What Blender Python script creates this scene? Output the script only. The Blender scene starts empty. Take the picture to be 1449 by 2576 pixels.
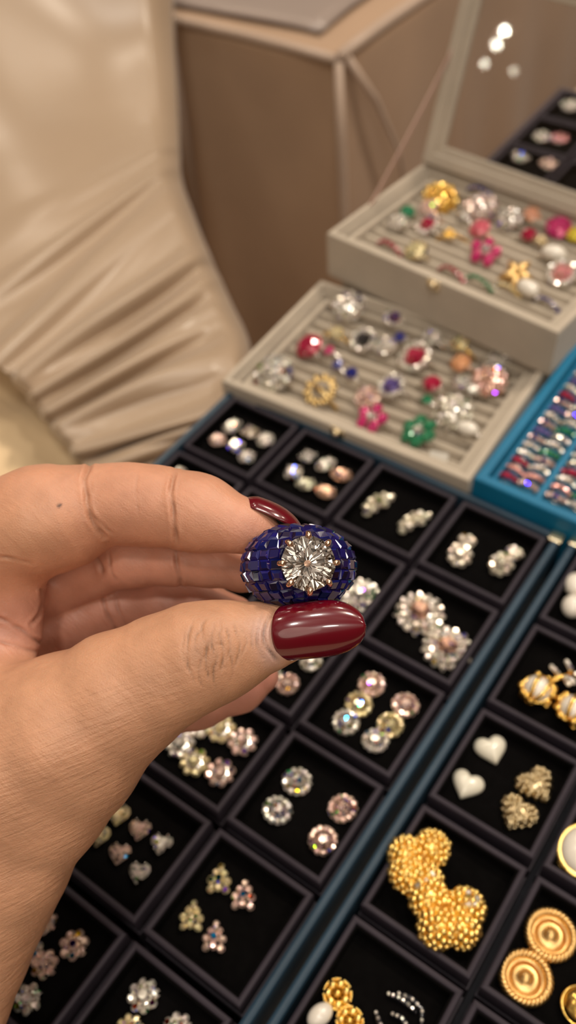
import bpy, math, random
import numpy as np
from mathutils import Vector, Matrix
PI = math.pi
Z0 = 770.0                                   # the tray tops stand 0.77 m above the floor
sc = bpy.context.scene
COL = sc.collection
# ------------------------------------------------------------------ camera solve (millimetres)
F = 2265.86; CX, CY = 724.5, 1288.0
R = np.array([[0.8152567928624253, 0.5761241434586685, -0.05862877293350338],
              [0.41108993160181023, -0.647065814973105, -0.6421143974069051],
              [-0.40787428189001035, 0.4993864259440846, -0.7643636358144605]])
CAM = np.array([216.10785475257578, -232.39046854119533, 285.10090010038965])
def ray(x, y): return R.T @ np.array([(x-CX)/F, (y-CY)/F, 1.0])
def atz(x, y, z):
    d = ray(x, y); return CAM + (z-CAM[2])/d[2]*d
def depth_of(p): return float(R[2] @ (np.asarray(p)-CAM))
def cam2w(v):                                # camera-space mm (right, down, forward) -> world mm
    return np.asarray(v) @ R + CAM
def pxd(x, y, d):                            # a point seen at x, y at distance d
    return np.array([(x-CX)/F*d, (y-CY)/F*d, d])
def W(p): return Vector((p[0]/1000, p[1]/1000, (p[2]+Z0)/1000))

# ------------------------------------------------------------------ materials
MATS = {}
def mat(name, color, rough=.5, metal=0, spec=.5, bump=None, var=None, attr=None, **kw):
    if name in MATS: return MATS[name]
    m = bpy.data.materials.new(name); m.use_nodes = True
    nt = m.node_tree; N = nt.nodes; L = nt.links
    b = N['Principled BSDF']
    b.inputs['Base Color'].default_value = (*color, 1); b.inputs['Roughness'].default_value = rough
    b.inputs['Metallic'].default_value = metal; b.inputs['Specular IOR Level'].default_value = spec
    for k, v in kw.items(): b.inputs[k.replace('_', ' ')].default_value = v
    tc = N.new('ShaderNodeTexCoord')
    src = None
    if attr:
        a = N.new('ShaderNodeAttribute'); a.attribute_name = attr; src = a.outputs['Color']
    if var:                                   # (scale, amount): soft procedural colour variation
        nz = N.new('ShaderNodeTexNoise'); nz.inputs['Scale'].default_value = var[0]; nz.inputs['Detail'].default_value = 4
        L.new(tc.outputs['Object'], nz.inputs['Vector'])
        mr = N.new('ShaderNodeMapRange'); mr.inputs['From Min'].default_value = .3; mr.inputs['From Max'].default_value = .7
        mr.inputs['To Min'].default_value = 1-var[1]; mr.inputs['To Max'].default_value = 1+var[1]
        L.new(nz.outputs['Fac'], mr.inputs['Value'])
        mx = N.new('ShaderNodeVectorMath'); mx.operation = 'SCALE'
        mx.inputs[0].default_value = color
        if src: L.new(src, mx.inputs[0])
        L.new(mr.outputs['Result'], mx.inputs['Scale']); src = mx.outputs[0]
    if src: L.new(src, b.inputs['Base Color'])
    if bump:                                  # (scale, strength, distance m)
        nz = N.new('ShaderNodeTexNoise'); nz.inputs['Scale'].default_value = bump[0]; nz.inputs['Detail'].default_value = 5
        L.new(tc.outputs['Object'], nz.inputs['Vector'])
        bp = N.new('ShaderNodeBump'); bp.inputs['Strength'].default_value = bump[1]; bp.inputs['Distance'].default_value = bump[2]
        L.new(nz.outputs['Fac'], bp.inputs['Height']); L.new(bp.outputs['Normal'], b.inputs['Normal'])
    MATS[name] = m
    return m
def fire_film(m):                             # the rainbow fire of cut stones, as a thin film of varying thickness
    nt = m.node_tree; N = nt.nodes; L = nt.links; b = N['Principled BSDF']
    nz = N.new('ShaderNodeTexNoise'); nz.inputs['Scale'].default_value = 700; tc = N.new('ShaderNodeTexCoord'); L.new(tc.outputs['Object'], nz.inputs['Vector'])
    mr = N.new('ShaderNodeMapRange'); mr.inputs['From Min'].default_value = .3; mr.inputs['From Max'].default_value = .7; mr.inputs['To Min'].default_value = 250; mr.inputs['To Max'].default_value = 900
    L.new(nz.outputs['Fac'], mr.inputs['Value']); L.new(mr.outputs[0], b.inputs['Thin Film Thickness']); b.inputs['Thin Film IOR'].default_value = 1.75
    b.inputs['IOR'].default_value = 2.4
    at = next(n for n in N if n.type == 'ATTRIBUTE'); m2 = N.new('ShaderNodeMapRange'); m2.inputs['To Min'].default_value = .6; m2.inputs['To Max'].default_value = 1
    L.new(at.outputs['Alpha'], m2.inputs['Value']); L.new(m2.outputs[0], b.inputs['Metallic'])
    m3 = N.new('ShaderNodeMapRange'); m3.inputs['To Min'].default_value = .2; m3.inputs['To Max'].default_value = .05
    L.new(at.outputs['Alpha'], m3.inputs['Value']); L.new(m3.outputs[0], b.inputs['Roughness'])
beige = mat('beige_suede', (.47, .40, .315), .85, bump=(900, .3, .0003), var=(60, .06), Sheen_Weight=.3)
beige_in = mat('beige_lining', (.43, .365, .285), .9, bump=(700, .3, .0003), var=(80, .07), Sheen_Weight=.3)
black = mat('black_velvet', (.0025, .0022, .0022), .95, spec=.04, bump=(2500, .4, .0002), var=(300, .2))
rimm = mat('dark_rim_leatherette', (.032, .025, .035), .6, spec=.3, bump=(1500, .2, .0002), var=(60, .15))
bodym = mat('dark_box_side', (.006, .006, .012), .6, spec=.3, var=(60, .1))
navy = mat('navy_leatherette', (.018, .045, .075), .45, spec=.45, bump=(1500, .2, .0002), var=(40, .15))
teal = mat('teal_leatherette', (.004, .15, .29), .5, spec=.35, bump=(1200, .25, .0002), var=(40, .1))
gold = mat('yellow_gold', (.92, .60, .16), .2, 1, var=(300, .05))
goldm = mat('matte_gold', (1.0, .70, .23), .26, 1, bump=(900, .5, .0003), var=(300, .08))
pgold = mat('pale_gold', (.85, .72, .48), .25, 1, var=(300, .08))
rgold = mat('rose_gold', (.92, .62, .46), .18, 1, var=(300, .05))
silver = mat('white_gold', (.78, .74, .68), .22, 1, var=(300, .05))
pearlm = mat('pearl', (.78, .72, .63), .25, 0, .6, var=(200, .04), Coat_Weight=.5, Coat_Roughness=.1)
stone = mat('faceted_stone', (.8, .8, .8), .06, .62, attr='fc', var=(900, .08))
fire_film(stone)
cstone = mat('coloured_stone', (.8, .8, .8), .08, .25, .8, attr='fc', var=(900, .1), Coat_Weight=1.0, Coat_Roughness=.03)
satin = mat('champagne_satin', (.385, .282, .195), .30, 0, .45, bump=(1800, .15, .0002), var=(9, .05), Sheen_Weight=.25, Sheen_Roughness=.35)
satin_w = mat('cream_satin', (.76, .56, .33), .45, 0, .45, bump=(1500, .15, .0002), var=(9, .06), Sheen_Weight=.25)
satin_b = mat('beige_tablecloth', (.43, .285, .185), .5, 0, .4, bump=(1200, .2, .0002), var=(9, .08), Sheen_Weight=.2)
ribbonm = mat('pink_ribbon', (.50, .33, .27), .5, var=(60, .08))
clothm = mat('table_cover', (.48, .36, .24), .6, bump=(1500, .2, .0002), var=(15, .05))
carpet = mat('brown_carpet', (.10, .06, .035), .95, bump=(300, .6, .003), var=(20, .2))
wallm = mat('warm_wall_paint', (.36, .27, .19), .8, bump=(120, .2, .001), var=(2, .06))
ceilm = mat('ceiling_paint', (.62, .52, .42), .8, bump=(120, .2, .001), var=(2, .05))
tagm = mat('white_tag_paper', (.8, .77, .7), .7, var=(300, .04))
glass = mat('lid_glass', (1, 1, 1), .02, 0, .5, Transmission_Weight=1.0, IOR=1.45)
diam = mat('diamond', (1, .94, .90), 0, 0, .5, Transmission_Weight=1.0, IOR=2.4)
nailm = mat('dark_red_polish', (.12, .001, .008), .2, 0, .5, var=(60, .06), Coat_Weight=.7, Coat_Roughness=.03)
sapph = mat('sapphire', (.006, .008, .20), .08, 0, .6, attr='fc', Coat_Weight=.6, Coat_Roughness=.03)

# ------------------------------------------------------------------ mesh helpers
class MB:
    """collects verts (mm) and faces of one mesh"""
    def __init__(s): s.v = []; s.f = []; s.c = []; s.n = 0
    def add(s, V, Fs, col=None, M=None):
        V = np.asarray(V, float).reshape(-1, 3)
        if M is not None: V = V @ np.asarray(M)[:3, :3].T + np.asarray(M)[:3, 3]
        s.v.append(V); s.f += [tuple(i+s.n for i in f) for f in Fs]
        if col is None: col = [(1, 1, 1)]*len(Fs)
        elif not hasattr(col[0], '__len__'): col = [col]*len(Fs)
        s.c += list(col); s.n += len(V); return s
    def box(s, x0, x1, y0, y1, z0, z1, b=0.0, M=None):
        if b <= 0:
            V = [(x, y, z) for z in (z0, z1) for x, y in ((x0, y0), (x1, y0), (x1, y1), (x0, y1))]
            return s.add(V, [(3, 2, 1, 0), (4, 5, 6, 7), (0, 1, 5, 4), (1, 2, 6, 5), (2, 3, 7, 6), (3, 0, 4, 7)], M=M)
        rings = []                            # rounded: corner radius b in plan, bevelled top and bottom
        for z, k in ((z0, b*.6), (z0+b*.6, 0), (z1-b*.7, 0), (z1-b*.2, b*.3), (z1, b)):
            r = max(b-k, .01)*1.0; ring = []
            for cxx, cyy, a0 in ((x1-b, y0+b, -90), (x1-b, y1-b, 0), (x0+b, y1-b, 90), (x0+b, y0+b, 180)):
                for a in (0, 45, 90):
                    t = math.radians(a0+a); ring.append((cxx+r*math.cos(t), cyy+r*math.sin(t), z))
            rings.append(ring)
        n = len(rings[0]); V = sum(rings, []); Fs = [tuple(range(n))[::-1], tuple(range((len(rings)-1)*n, len(rings)*n))]
        for k in range(len(rings)-1):
            for i in range(n): j = (i+1) % n; Fs.append((k*n+i, k*n+j, (k+1)*n+j, (k+1)*n+i))
        return s.add(V, Fs, M=M)
    def frame(s, x0, x1, y0, y1, w, z0, z1, r=.5, M=None):
        """rectangular rim, wall width w, rounded top edge"""
        prof = [(0, z0), (0, z1-r), (r*.3, z1-r*.3), (r, z1), (w-r, z1), (w-r*.3, z1-r*.3), (w, z1-r), (w, z0)]
        V = []
        for d, z in prof: V += [(x0+d, y0+d, z), (x1-d, y0+d, z), (x1-d, y1-d, z), (x0+d, y1-d, z)]
        Fs = []; P = len(prof)
        for k in range(P):
            k2 = (k+1) % P
            for i in range(4): j = (i+1) % 4; Fs.append((k*4+i, k*4+j, k2*4+j, k2*4+i))
        return s.add(V, Fs, M=M)
    def tube(s, pts, rad, seg=10, closed=False, col=None):
        pts = [np.asarray(p, float) for p in pts]; n = len(pts); V = []; Fs = []
        if not hasattr(rad, '__len__'): rad = [rad]*n
        up = np.array([0.0, 0, 1]); nrm = None
        for i, p in enumerate(pts):
            a = pts[(i-1) % n] if (closed or i > 0) else p; b = pts[(i+1) % n] if (closed or i < n-1) else p
            t = b-a; t /= (np.linalg.norm(t)+1e-9)
            if nrm is None:
                h = up if abs(t[2]) < .9 else np.array([1.0, 0, 0]); nrm = np.cross(t, h)
            nrm = nrm-t*(nrm@t); nrm /= np.linalg.norm(nrm); bn = np.cross(t, nrm)
            for k in range(seg):
                a_ = 2*PI*k/seg; V.append(p+rad[i]*(math.cos(a_)*nrm+math.sin(a_)*bn))
        for i in range(n if closed else n-1):
            for k in range(seg):
                i2 = (i+1) % n; k2 = (k+1) % seg; Fs.append((i*seg+k, i*seg+k2, i2*seg+k2, i2*seg+k))
        if not closed: Fs += [tuple(range(seg))[::-1], tuple(range((n-1)*seg, n*seg))]
        return s.add(V, Fs, col)
    def ball(s, c, r, seg=10, rings=6, sq=(1, 1, 1), col=None):
        V = [(0, 0, 1)]; Fs = []
        for i in range(1, rings):
            t = PI*i/rings
            for k in range(seg): a = 2*PI*k/seg; V.append((math.sin(t)*math.cos(a), math.sin(t)*math.sin(a), math.cos(t)))
        V.append((0, 0, -1)); e = len(V)-1
        for k in range(seg): Fs.append((0, 1+k, 1+(k+1) % seg)); Fs.append((e, 1+(rings-2)*seg+(k+1) % seg, 1+(rings-2)*seg+k))
        for i in range(rings-2):
            for k in range(seg): a = 1+i*seg; k2 = (k+1) % seg; Fs.append((a+k, a+seg+k, a+seg+k2, a+k2))
        return s.add(np.array(V)*r*np.array(sq)+np.array(c), Fs, col)
    def build(s, name, m, parent=None, loc=None, smooth=False, colour=False):
        me = bpy.data.meshes.new(name); V = np.concatenate(s.v)
        if loc is None and parent is None: V = V+np.array([0, 0, Z0])      # world mm
        me.from_pydata((V/1000).tolist(), [], s.f)
        me.materials.append(m)
        if smooth: me.polygons.foreach_set('use_smooth', [True]*len(me.polygons))
        if colour:
            at = me.color_attributes.new('fc', 'FLOAT_COLOR', 'CORNER'); buf = []
            for f, c in zip(s.f, s.c): buf += [c[0], c[1], c[2], (1.0 if len(c) > 3 else .0)]*len(f)
            at.data.foreach_set('color', buf)
        me.update()
        o = bpy.data.objects.new(name, me); COL.objects.link(o)
        if parent is not None: o.parent = parent
        if loc is not None: o.location = loc
        return o
def tag(o, label, cat, group=None, kind=None):
    if label: o['label'] = label
    if cat: o['category'] = cat
    if group: o['group'] = group
    if kind: o['kind'] = kind
    return o
def thing(name, label, cat, p, rz=0, group=None, rot=None):
    o = bpy.data.objects.new(name, None); COL.objects.link(o); o.empty_display_size = .005
    o.location = W(p); o.rotation_euler = rot if rot else (0, 0, rz)
    return tag(o, label, cat, group)
def fix(o):                                   # outward normals
    import bmesh
    bm = bmesh.new(); bm.from_mesh(o.data); bmesh.ops.recalc_face_normals(bm, faces=bm.faces); bm.to_mesh(o.data); bm.free(); return o

# ------------------------------------------------------------------ gem stones
RND = random.Random(4)
TINT = [(.012, .006, .5), (.03, .01, .5), (.008, .06, .5), (.008, .35, .10), (.45, .30, .01), (.5, .06, .012), (.16, .02, .5), (.01, .22, .5), (.2, .42, .01)]  # rainbow glints put into facet colours, standing in for dispersed light
def dcol(rnd, base=(.84, .77, .68), fire=.12):
    if rnd.random() < fire*.8: return rnd.choice(TINT)+(1.0,)
    k = rnd.uniform(.62, 1.15); return tuple(min(1, c*k*rnd.uniform(.94, 1.06)) for c in base)
def outline(kind, n=16):
    P = []
    for i in range(n):
        t = 2*PI*i/n
        if kind == 'round': P.append((math.cos(t), math.sin(t)))
        elif kind == 'oval': P.append((1.05*math.cos(t), .78*math.sin(t)))
        elif kind == 'marquise': P.append((1.2*math.cos(t), .6*math.sin(t)*abs(math.sin(t))**.35))
        elif kind == 'pear': P.append((.75*math.sin(t)*(.62+.38*math.cos(t/2)**2)**.5*(1 if math.cos(t) < 0 else (1-.75*math.cos(t)**3)), 1.1*math.cos(t)))
        elif kind == 'heart':
            x = 16*math.sin(t)**3; y = 13*math.cos(t)-5*math.cos(2*t)-2*math.cos(3*t)-math.cos(4*t); P.append((.66*x/16.5+.30*math.sin(t), .68*(y+2)/16+.28*math.cos(t)))
        elif kind == 'square':
            k = 1/max(abs(math.cos(t)), abs(math.sin(t))); P.append((.85*k*math.cos(t), .85*k*math.sin(t)))
        elif kind == 'cushion':
            k = 1/(abs(math.cos(t))**4+abs(math.sin(t))**4)**.25; P.append((.88*k*math.cos(t), .88*k*math.sin(t)))
        elif kind == 'trillion':
            k = 1-.16*math.cos(3*t+PI/2); P.append((k*math.cos(t), k*math.sin(t)))
    return np.array(P)
def facet(mb, kind, r, h, c=(0, 0, 0), rnd=RND, base=(.84, .77, .68), fire=.12, rz=0, n=16, inner=True):
    """a cut stone: girdle, kite facets, star facets, table; pavilion below"""
    P = outline(kind, n)*r
    a = math.cos(rz); b = math.sin(rz); P = P @ np.array([[a, b], [-b, a]])
    Q = (P+np.roll(P, -1, 0))/2
    V = [(*p, 0) for p in P]                              # girdle 0..n
    V += [(*(q*.80), h*.55+rnd.uniform(-.03, .03)*h) for q in Q]   # mid ring n..2n
    V += [(*(p*.54), h*(1+rnd.uniform(-.02, .02))) for p in P]     # table edge 2n..3n
    V += [(0, 0, h*1.0), (0, 0, -h*1.4)]
    Fs = []; 
    for i in range(n):
        j = (i+1) % n
        Fs += [(i, j, n+i), (j, n+j, n+i), (n+i, n+j, 2*n+j), (2*n+i, n+i, 2*n+j), (3*n, 2*n+i, 2*n+j), (3*n+1, j, i)]
    cols = [dcol(rnd, base, fire) for _ in Fs]
    mb.add(np.array(V)+np.array(c), Fs, cols)
def small_stone(mb, c, r, rnd=RND, base=(.84, .77, .68), fire=.12, h=.6, n=8):
    ph = rnd.uniform(0, 1); V = [(r*math.cos(2*PI*(i+ph)/n), r*math.sin(2*PI*(i+ph)/n), 0) for i in range(n)]
    V += [(.55*r*math.cos(2*PI*(i+ph+.5)/n), .55*r*math.sin(2*PI*(i+ph+.5)/n), h*r*rnd.uniform(.9, 1.1)) for i in range(n)]
    V += [(0, 0, -r*.6)]
    V = np.array(V)
    ax = rnd.uniform(-.3, .3); ay = rnd.uniform(-.3, .3)                # each stone sits a little askew
    V[:, 2] += ax*V[:, 0]+ay*V[:, 1]
    Fs = [tuple(range(n, 2*n))]
    for i in range(n): j = (i+1) % n; Fs += [(i, j, n+i), (j, n+j, n+i), (2*n, j, i)]
    mb.add(V+np.array(c), Fs, [dcol(rnd, base, fire) for _ in Fs])
def place(p, n_):                              # frame whose z axis is n_
    n_ = np.asarray(n_, float); n_ /= np.linalg.norm(n_)
    h = np.array([1.0, 0, 0]) if abs(n_[0]) < .9 else np.array([0, 1.0, 0])
    x = np.cross(h, n_); x /= np.linalg.norm(x); y = np.cross(n_, x)
    M = np.eye(4); M[:3, 0] = x; M[:3, 1] = y; M[:3, 2] = n_; M[:3, 3] = p; return M
# ------------------------------------------------------------------ the room
TZ = -28.0                                     # table surface
def room():
    m = MB(); m.box(-3000, 3000, -3000, 3000, -Z0-20, -Z0); tag(m.build('floor', carpet), None, None, kind='structure')
    for n, b in (('wall_left', (-3040, -3000, -3000, 3000)), ('wall_right', (3000, 3040, -3000, 3000)),
                 ('wall_back', (-3000, 3000, 3000, 3040)), ('wall_front', (-3000, 3000, -3040, -3000))):
        m = MB(); m.box(*b, -Z0, 1900); tag(m.build(n, wallm), None, None, kind='structure')
room()
def drape_box(name, label, m_, x0, x1, y0, y1, zt, zb, r, amp, wl, seed, parent=None, flare=25, wr=0, ridge=False):
    """a cloth thrown over a table: flat top with rounded edge, skirt falling in soft folds"""
    rnd = random.Random(seed); per = 2*((x1-x0)+(y1-y0)); n = int(per/7)
    ph = [rnd.uniform(0, 6.28) for _ in range(4)]
    def pt(u):
        d = u*per
        for (ax, ay, bx, by) in ((x0, y0, x1, y0), (x1, y0, x1, y1), (x1, y1, x0, y1), (x0, y1, x0, y0)):
            L = abs(bx-ax)+abs(by-ay)
            if d <= L: t = d/L; return ax+(bx-ax)*t, ay+(by-ay)*t, ((by-ay)/L, -(bx-ax)/L), min(d, L-d)
            d -= L
        return x0, y0, (-.7, -.7), 0
    cx_, cy_ = (x0+x1)/2, (y0+y1)/2
    rows = [('t', k) for k in np.linspace(0, 1, 14)]+[('e', a) for a in (15, 35, 55, 75, 90)]+[('s', k) for k in np.linspace(.02, 1, 26)]
    V = []
    for kind, k in rows:
        for i in range(n):
            x, y, nn, cd = pt(i/n)
            if kind == 't':
                z = zt+wr*(math.sin(x*.045+ph[0])*math.sin(y*.03+ph[1]))*(1-k**6)
                V.append((cx_+(x-cx_)*k, cy_+(y-cy_)*k, z)); continue
            cr = math.exp(-(cd/28)**2)                       # corners push out into a fold
            if kind == 'e':
                a = math.radians(k); o = r*math.sin(a); z = zt-r*(1-math.cos(a))
            else:
                fold = math.sin(i*7/wl*2*PI+ph[0]+.8*math.sin(i*.05+ph[1]))*.6+.4*math.sin(i*7/wl*.53*2*PI+ph[2])
                o = r+k*flare+amp*fold*min(1, k*2.2)*(1-.6*cr)+cr*k*flare*1.6; z = zt-r-(zt-r-zb)*k
            dx, dy = nn
            if cr > .01:
                vx, vy = x-cx_, y-cy_; sx = 1 if vx > 0 else -1; sy = 1 if vy > 0 else -1
                dx = dx*(1-cr)+cr*.7*sx; dy = dy*(1-cr)+cr*.7*sy
            V.append((x+dx*o, y+dy*o, z))
    Fs = []
    for a in range(len(rows)-1):
        for i in range(n): j = (i+1) % n; Fs.append((a*n+i, (a+1)*n+i, (a+1)*n+j, a*n+j))
    mb = MB(); mb.add(V, Fs)
    return mb
# our display table with its cloth; trays stand on it
tb = thing('display_table', 'display table under a cream cloth carrying the jewellery trays', 'table', (250, 150, -Z0))
def rel(mb, p): mb.v = [v-np.array(p) for v in mb.v]; return mb
m = MB(); m.box(-2, 520, -520, 820, TZ-28, TZ-3.2, 2); rel(m, (250, 150, -Z0)).build('table_top', clothm, tb)
for x in (30, 480):
    for y in (-480, 780):
        m = MB(); m.box(x-20, x+20, y-20, y+20, -Z0, TZ-28, 3); rel(m, (250, 150, -Z0)).build('leg', clothm, tb)
m = drape_box('c', '', clothm, -3, 530, -530, 830, TZ, -Z0+5, 3, 3, 90, 3, flare=10)
tag(fix(m.build('tablecloth', clothm, smooth=True)), 'cream cloth hanging over the display table beneath the trays', 'tablecloth')
# neighbouring draped table (back left)
m = drape_box('c', '', satin_b, -900, -187, 374, 1100, TZ, -Z0+5, 7, 7, 130, 8, flare=34, wr=1.5)
far = m.build('draped_table', satin_b, smooth=True); fix(far)
rl_ = lambda P: [(x-0, y-0, z) for x, y, z in P]
org = mat('pale_organza', (.46, .34, .26), .5, var=(15, .08), Sheen_Weight=.3)
for P, r in (([(-900+k*44.6, 368+2*math.sin(k), TZ+1) for k in range(17)], 4), ([(-184, 372+k*40, TZ+1+math.sin(k)) for k in range(16)], 5),
             ([(-183, 369, TZ-2), (-176, 361, TZ-60), (-168, 355, TZ-200), (-160, 350, TZ-420)], [3.5, 4, 3, 1]),
             ([(-180, 378, TZ-2), (-168, 400, TZ-40), (-160, 430, TZ-100), (-152, 455, TZ-220)], [3.5, 3, 2, .5]),              ([(-355, 366, TZ-1), (-350, 359, TZ-80), (-345, 352, TZ-220)], 4)):
    mm = MB(); mm.tube(P, r, 8); q = mm.build('organza_fold', org, smooth=True); q.parent = far
tag(far, 'brown-beige cloth-draped table standing behind the jewellery table', 'table')
# dull runner lying over that table
m = MB(); rnd = random.Random(2); V = []; nx, ny = 30, 30
for j in range(ny):
    for i in range(nx):
        x = -900+688*i/(nx-1); y = 392+560*j/(ny-1)
        V.append((x-6-6*math.sin(j*.3), y+5*math.sin(i*.5)*(j < 3), TZ+4.8+1.2*math.sin(i*.9+j*.4)*math.sin(j*.7)))
m.add(V, [(j*nx+i, j*nx+i+1, (j+1)*nx+i+1, (j+1)*nx+i) for j in range(ny-1) for i in range(nx-1)])
o = m.build('table_runner', mat('mauve_organza', (.30, .23, .195), .35, var=(12, .1), Sheen_Weight=.5), smooth=True)
sd = o.modifiers.new('thickness', 'SOLIDIFY'); sd.thickness = .0006
tag(o, 'mauve-grey sheer runner lying on the draped table behind', 'cloth')

# the large satin swag at the left: hangs from above, gathered and pulled out towards the trays
def swag():
    rows = [  # left point (x, y, distance), right point
        ((-330, -260, 650), (420, -260, 700)), ((-330, 60, 630), (428, 40, 690)), ((-330, 420, 585), (434, 200, 660)), ((-260, 720, 530), (440, 330, 635)),
        ((-120, 850, 0), (447, 425, 612)), ((-20, 910, 0), (480, 520, 584)), ((40, 968, 0), (525, 632, 552)), ((85, 1028, 0), (575, 742, 526)),
        ((125, 1078, 0), (622, 850, 494)), ((165, 1125, 0), (0, 0, 1)), ((200, 1168, 0), (0, 0, 1)), ((255, 1245, 0), (0, 0, 1))]
    rows = [((l[0], l[1], l[2] or depth_of(atz(l[0], l[1], -31))), r) for l, r in rows]
    Lp = np.array([pxd(*r[0]) for r in rows]); Rp = np.array([pxd(*r[1]) for r in rows])
    for k, q in ((9, (-11, 22, -24.5)), (10, (-9, 2, -24.5)), (11, (-9, -42, -24.5))): Rp[k] = R @ (np.array(q)-CAM)
    nT, nS = 300, 110
    def cr(P, t):
        k = t*(len(P)-1); i = min(int(k), len(P)-2); u = k-i
        p0, p1, p2, p3 = P[max(i-1, 0)], P[i], P[i+1], P[min(i+2, len(P)-1)]
        return .5*((2*p1)+(-p0+p2)*u+(2*p0-5*p1+4*p2-p3)*u*u+(-p0+3*p1-3*p2+p3)*u**3)
    rnd = random.Random(5); V = []
    ks = [(rnd.uniform(0, 6.28), rnd.uniform(.8, 1.2)) for _ in range(6)]
    for a in range(nT):
        t = a/(nT-1); L = cr(Lp, t); Rr = cr(Rp, t)
        g = max(0, min(1, (t-.22)/.16))                     # pleats below, smooth above
        for b in range(nS):
            s = b/(nS-1); p = L+(Rr-L)*s
            edge = 1-max(0, (s-.93)/.07)**2*.0
            w = t*(len(rows)-1)
            w += .22*math.sin(w*1.7+1)+.06*math.sin(s*5+w*2.3)
            fold = math.sin(w*2*PI*1.15+ks[0][0]+s*1.3)*.75+math.sin(w*2*PI*1.9+ks[1][0]-s*2.0+.7*math.sin(w*1.9))*.40*(.6+.4*math.sin(w*3.1+s*4))
            fold = math.copysign(abs(fold)**.8, fold)
            amp = g*(4.0+5.0*math.sin(PI*min(1, s*1.1))**.5)*min(1, .35+(t-.2)*2)
            if t > .6: amp *= 1-.85*max(0, min(1, (s-.8)/.2))
            big = (1-g)*(9*math.sin(p[0]*.018+p[1]*.012+1)+6*math.sin(p[0]*.035-p[1]*.02))
            bend = 0
            if s > .9: bend = ((s-.9)/.1)**2*22*(1 if t < .8 else max(0, 1-(t-.8)*8))    # right edge rolls away
            if s < .05 and t > .5: bend += ((.05-s)/.05)**2*8
            V.append(cam2w(p+np.array([0, 0, -fold*amp+big+bend])))
    Fs = [(a*nS+b, a*nS+b+1, (a+1)*nS+b+1, (a+1)*nS+b) for a in range(nT-1) for b in range(nS-1)]
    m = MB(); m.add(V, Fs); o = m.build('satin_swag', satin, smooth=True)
    s = o.modifiers.new('thickness', 'SOLIDIFY'); s.thickness = .0008
    tag(o, 'large champagne satin drape with pleats fanning down to the trays at the left', 'drape')
swag()
# lower satin-covered bench at the far left
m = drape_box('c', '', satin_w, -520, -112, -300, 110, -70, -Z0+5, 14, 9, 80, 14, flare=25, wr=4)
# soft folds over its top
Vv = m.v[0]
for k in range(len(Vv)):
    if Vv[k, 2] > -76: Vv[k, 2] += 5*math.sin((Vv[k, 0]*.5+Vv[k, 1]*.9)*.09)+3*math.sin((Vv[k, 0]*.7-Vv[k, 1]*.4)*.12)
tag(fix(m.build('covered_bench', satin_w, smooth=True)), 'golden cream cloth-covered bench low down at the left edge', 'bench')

# ------------------------------------------------------------------ dark trays of small gem boxes
PU, PV = 40.0, 41.09
BOX = {}
def gem_box_mesh():
    hw, hd = 18.35, 18.85
    a = MB(); a.frame(-hw, hw, -hd, hd, 1.9, -9.5, 0, .9); a.frame(-hw-.5, hw+.5, -hd-.5, hd+.5, 2.2, -25, -9.4, .1); a.box(-hw+.3, hw-.3, -hd+.3, hd-.3, -25, -12)
    l = MB(); l.box(-hw+1.7, hw-1.7, -hd+1.7, hd-1.7, -12, -5.8, 1.2)
    for x0, x1, y0, y1 in ((-hw+1.7, -hw+2.6, -hd+1.7, hd-1.7), (hw-2.6, hw-1.7, -hd+1.7, hd-1.7), (-hw+1.7, hw-1.7, -hd+1.7, -hd+2.6), (-hw+1.7, hw-1.7, hd-2.6, hd-1.7)):
        l.box(x0, x1, y0, y1, -12, -.9)
    return a, l
proto = {}
def gem_box(x, y, label, group):
    t = thing('gem_box', label, 'box', (x, y, -25), group=group)
    if not proto:
        a, l = gem_box_mesh()
        proto['rim'] = a.build('rim', rimm, t, (0, 0, .025)); proto['lining'] = l.build('velvet_lining', black, t, (0, 0, .025)); fix(proto['rim'])
    else:
        for k in ('rim', 'lining'):
            c = proto[k].copy(); COL.objects.link(c); c.parent = t
    return t
def tray(x0, y1, nu, nv, label, corner):
    """outer leatherette tray: floor, rim wall, metal corners. x0, y1 = inner top-left corner"""
    x1 = x0+nu*PU; y0 = y1-nv*PV
    t = thing('display_tray', label, 'tray', ((x0+x1)/2, (y0+y1)/2, TZ)); o = ((x0+x1)/2, (y0+y1)/2, TZ)
    m = MB(); m.frame(x0-3.3, x1+3.3, y0-3.3, y1+3.3, 3.0, TZ, -.6, 1.2); rel(m, o); fix(m.build('rim', navy, t))
    m = MB(); m.box(x0-1, x1+1, y0-1, y1+1, TZ, TZ+2.6); rel(m, o).build('base', bodym, t)
    for cx_, cy_ in corner:
        m = MB(); m.box(cx_-2.8, cx_+2.8, cy_-2.8, cy_+2.8, -3.5, -.35, .9); rel(m, o).build('corner_cap', pgold, t)
tray(0, 0, 4, 6, 'navy-edged dark tray whose boxes hold diamond studs, in front of the open ring boxes', [(161.2, 1.2)])
BX, BY = 170.07, 2.1
tray(BX, BY, 4, 6, 'navy-edged dark tray with gold and pearl earrings along the right of the picture', [(BX-1.2, BY+1.2)])
def ca(c, r): return ((c-.5)*PU, -(r-.5)*PV)
def cb(c, r): return (BX+(c-.5)*PU, BY-(r-.5)*PV)
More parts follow.
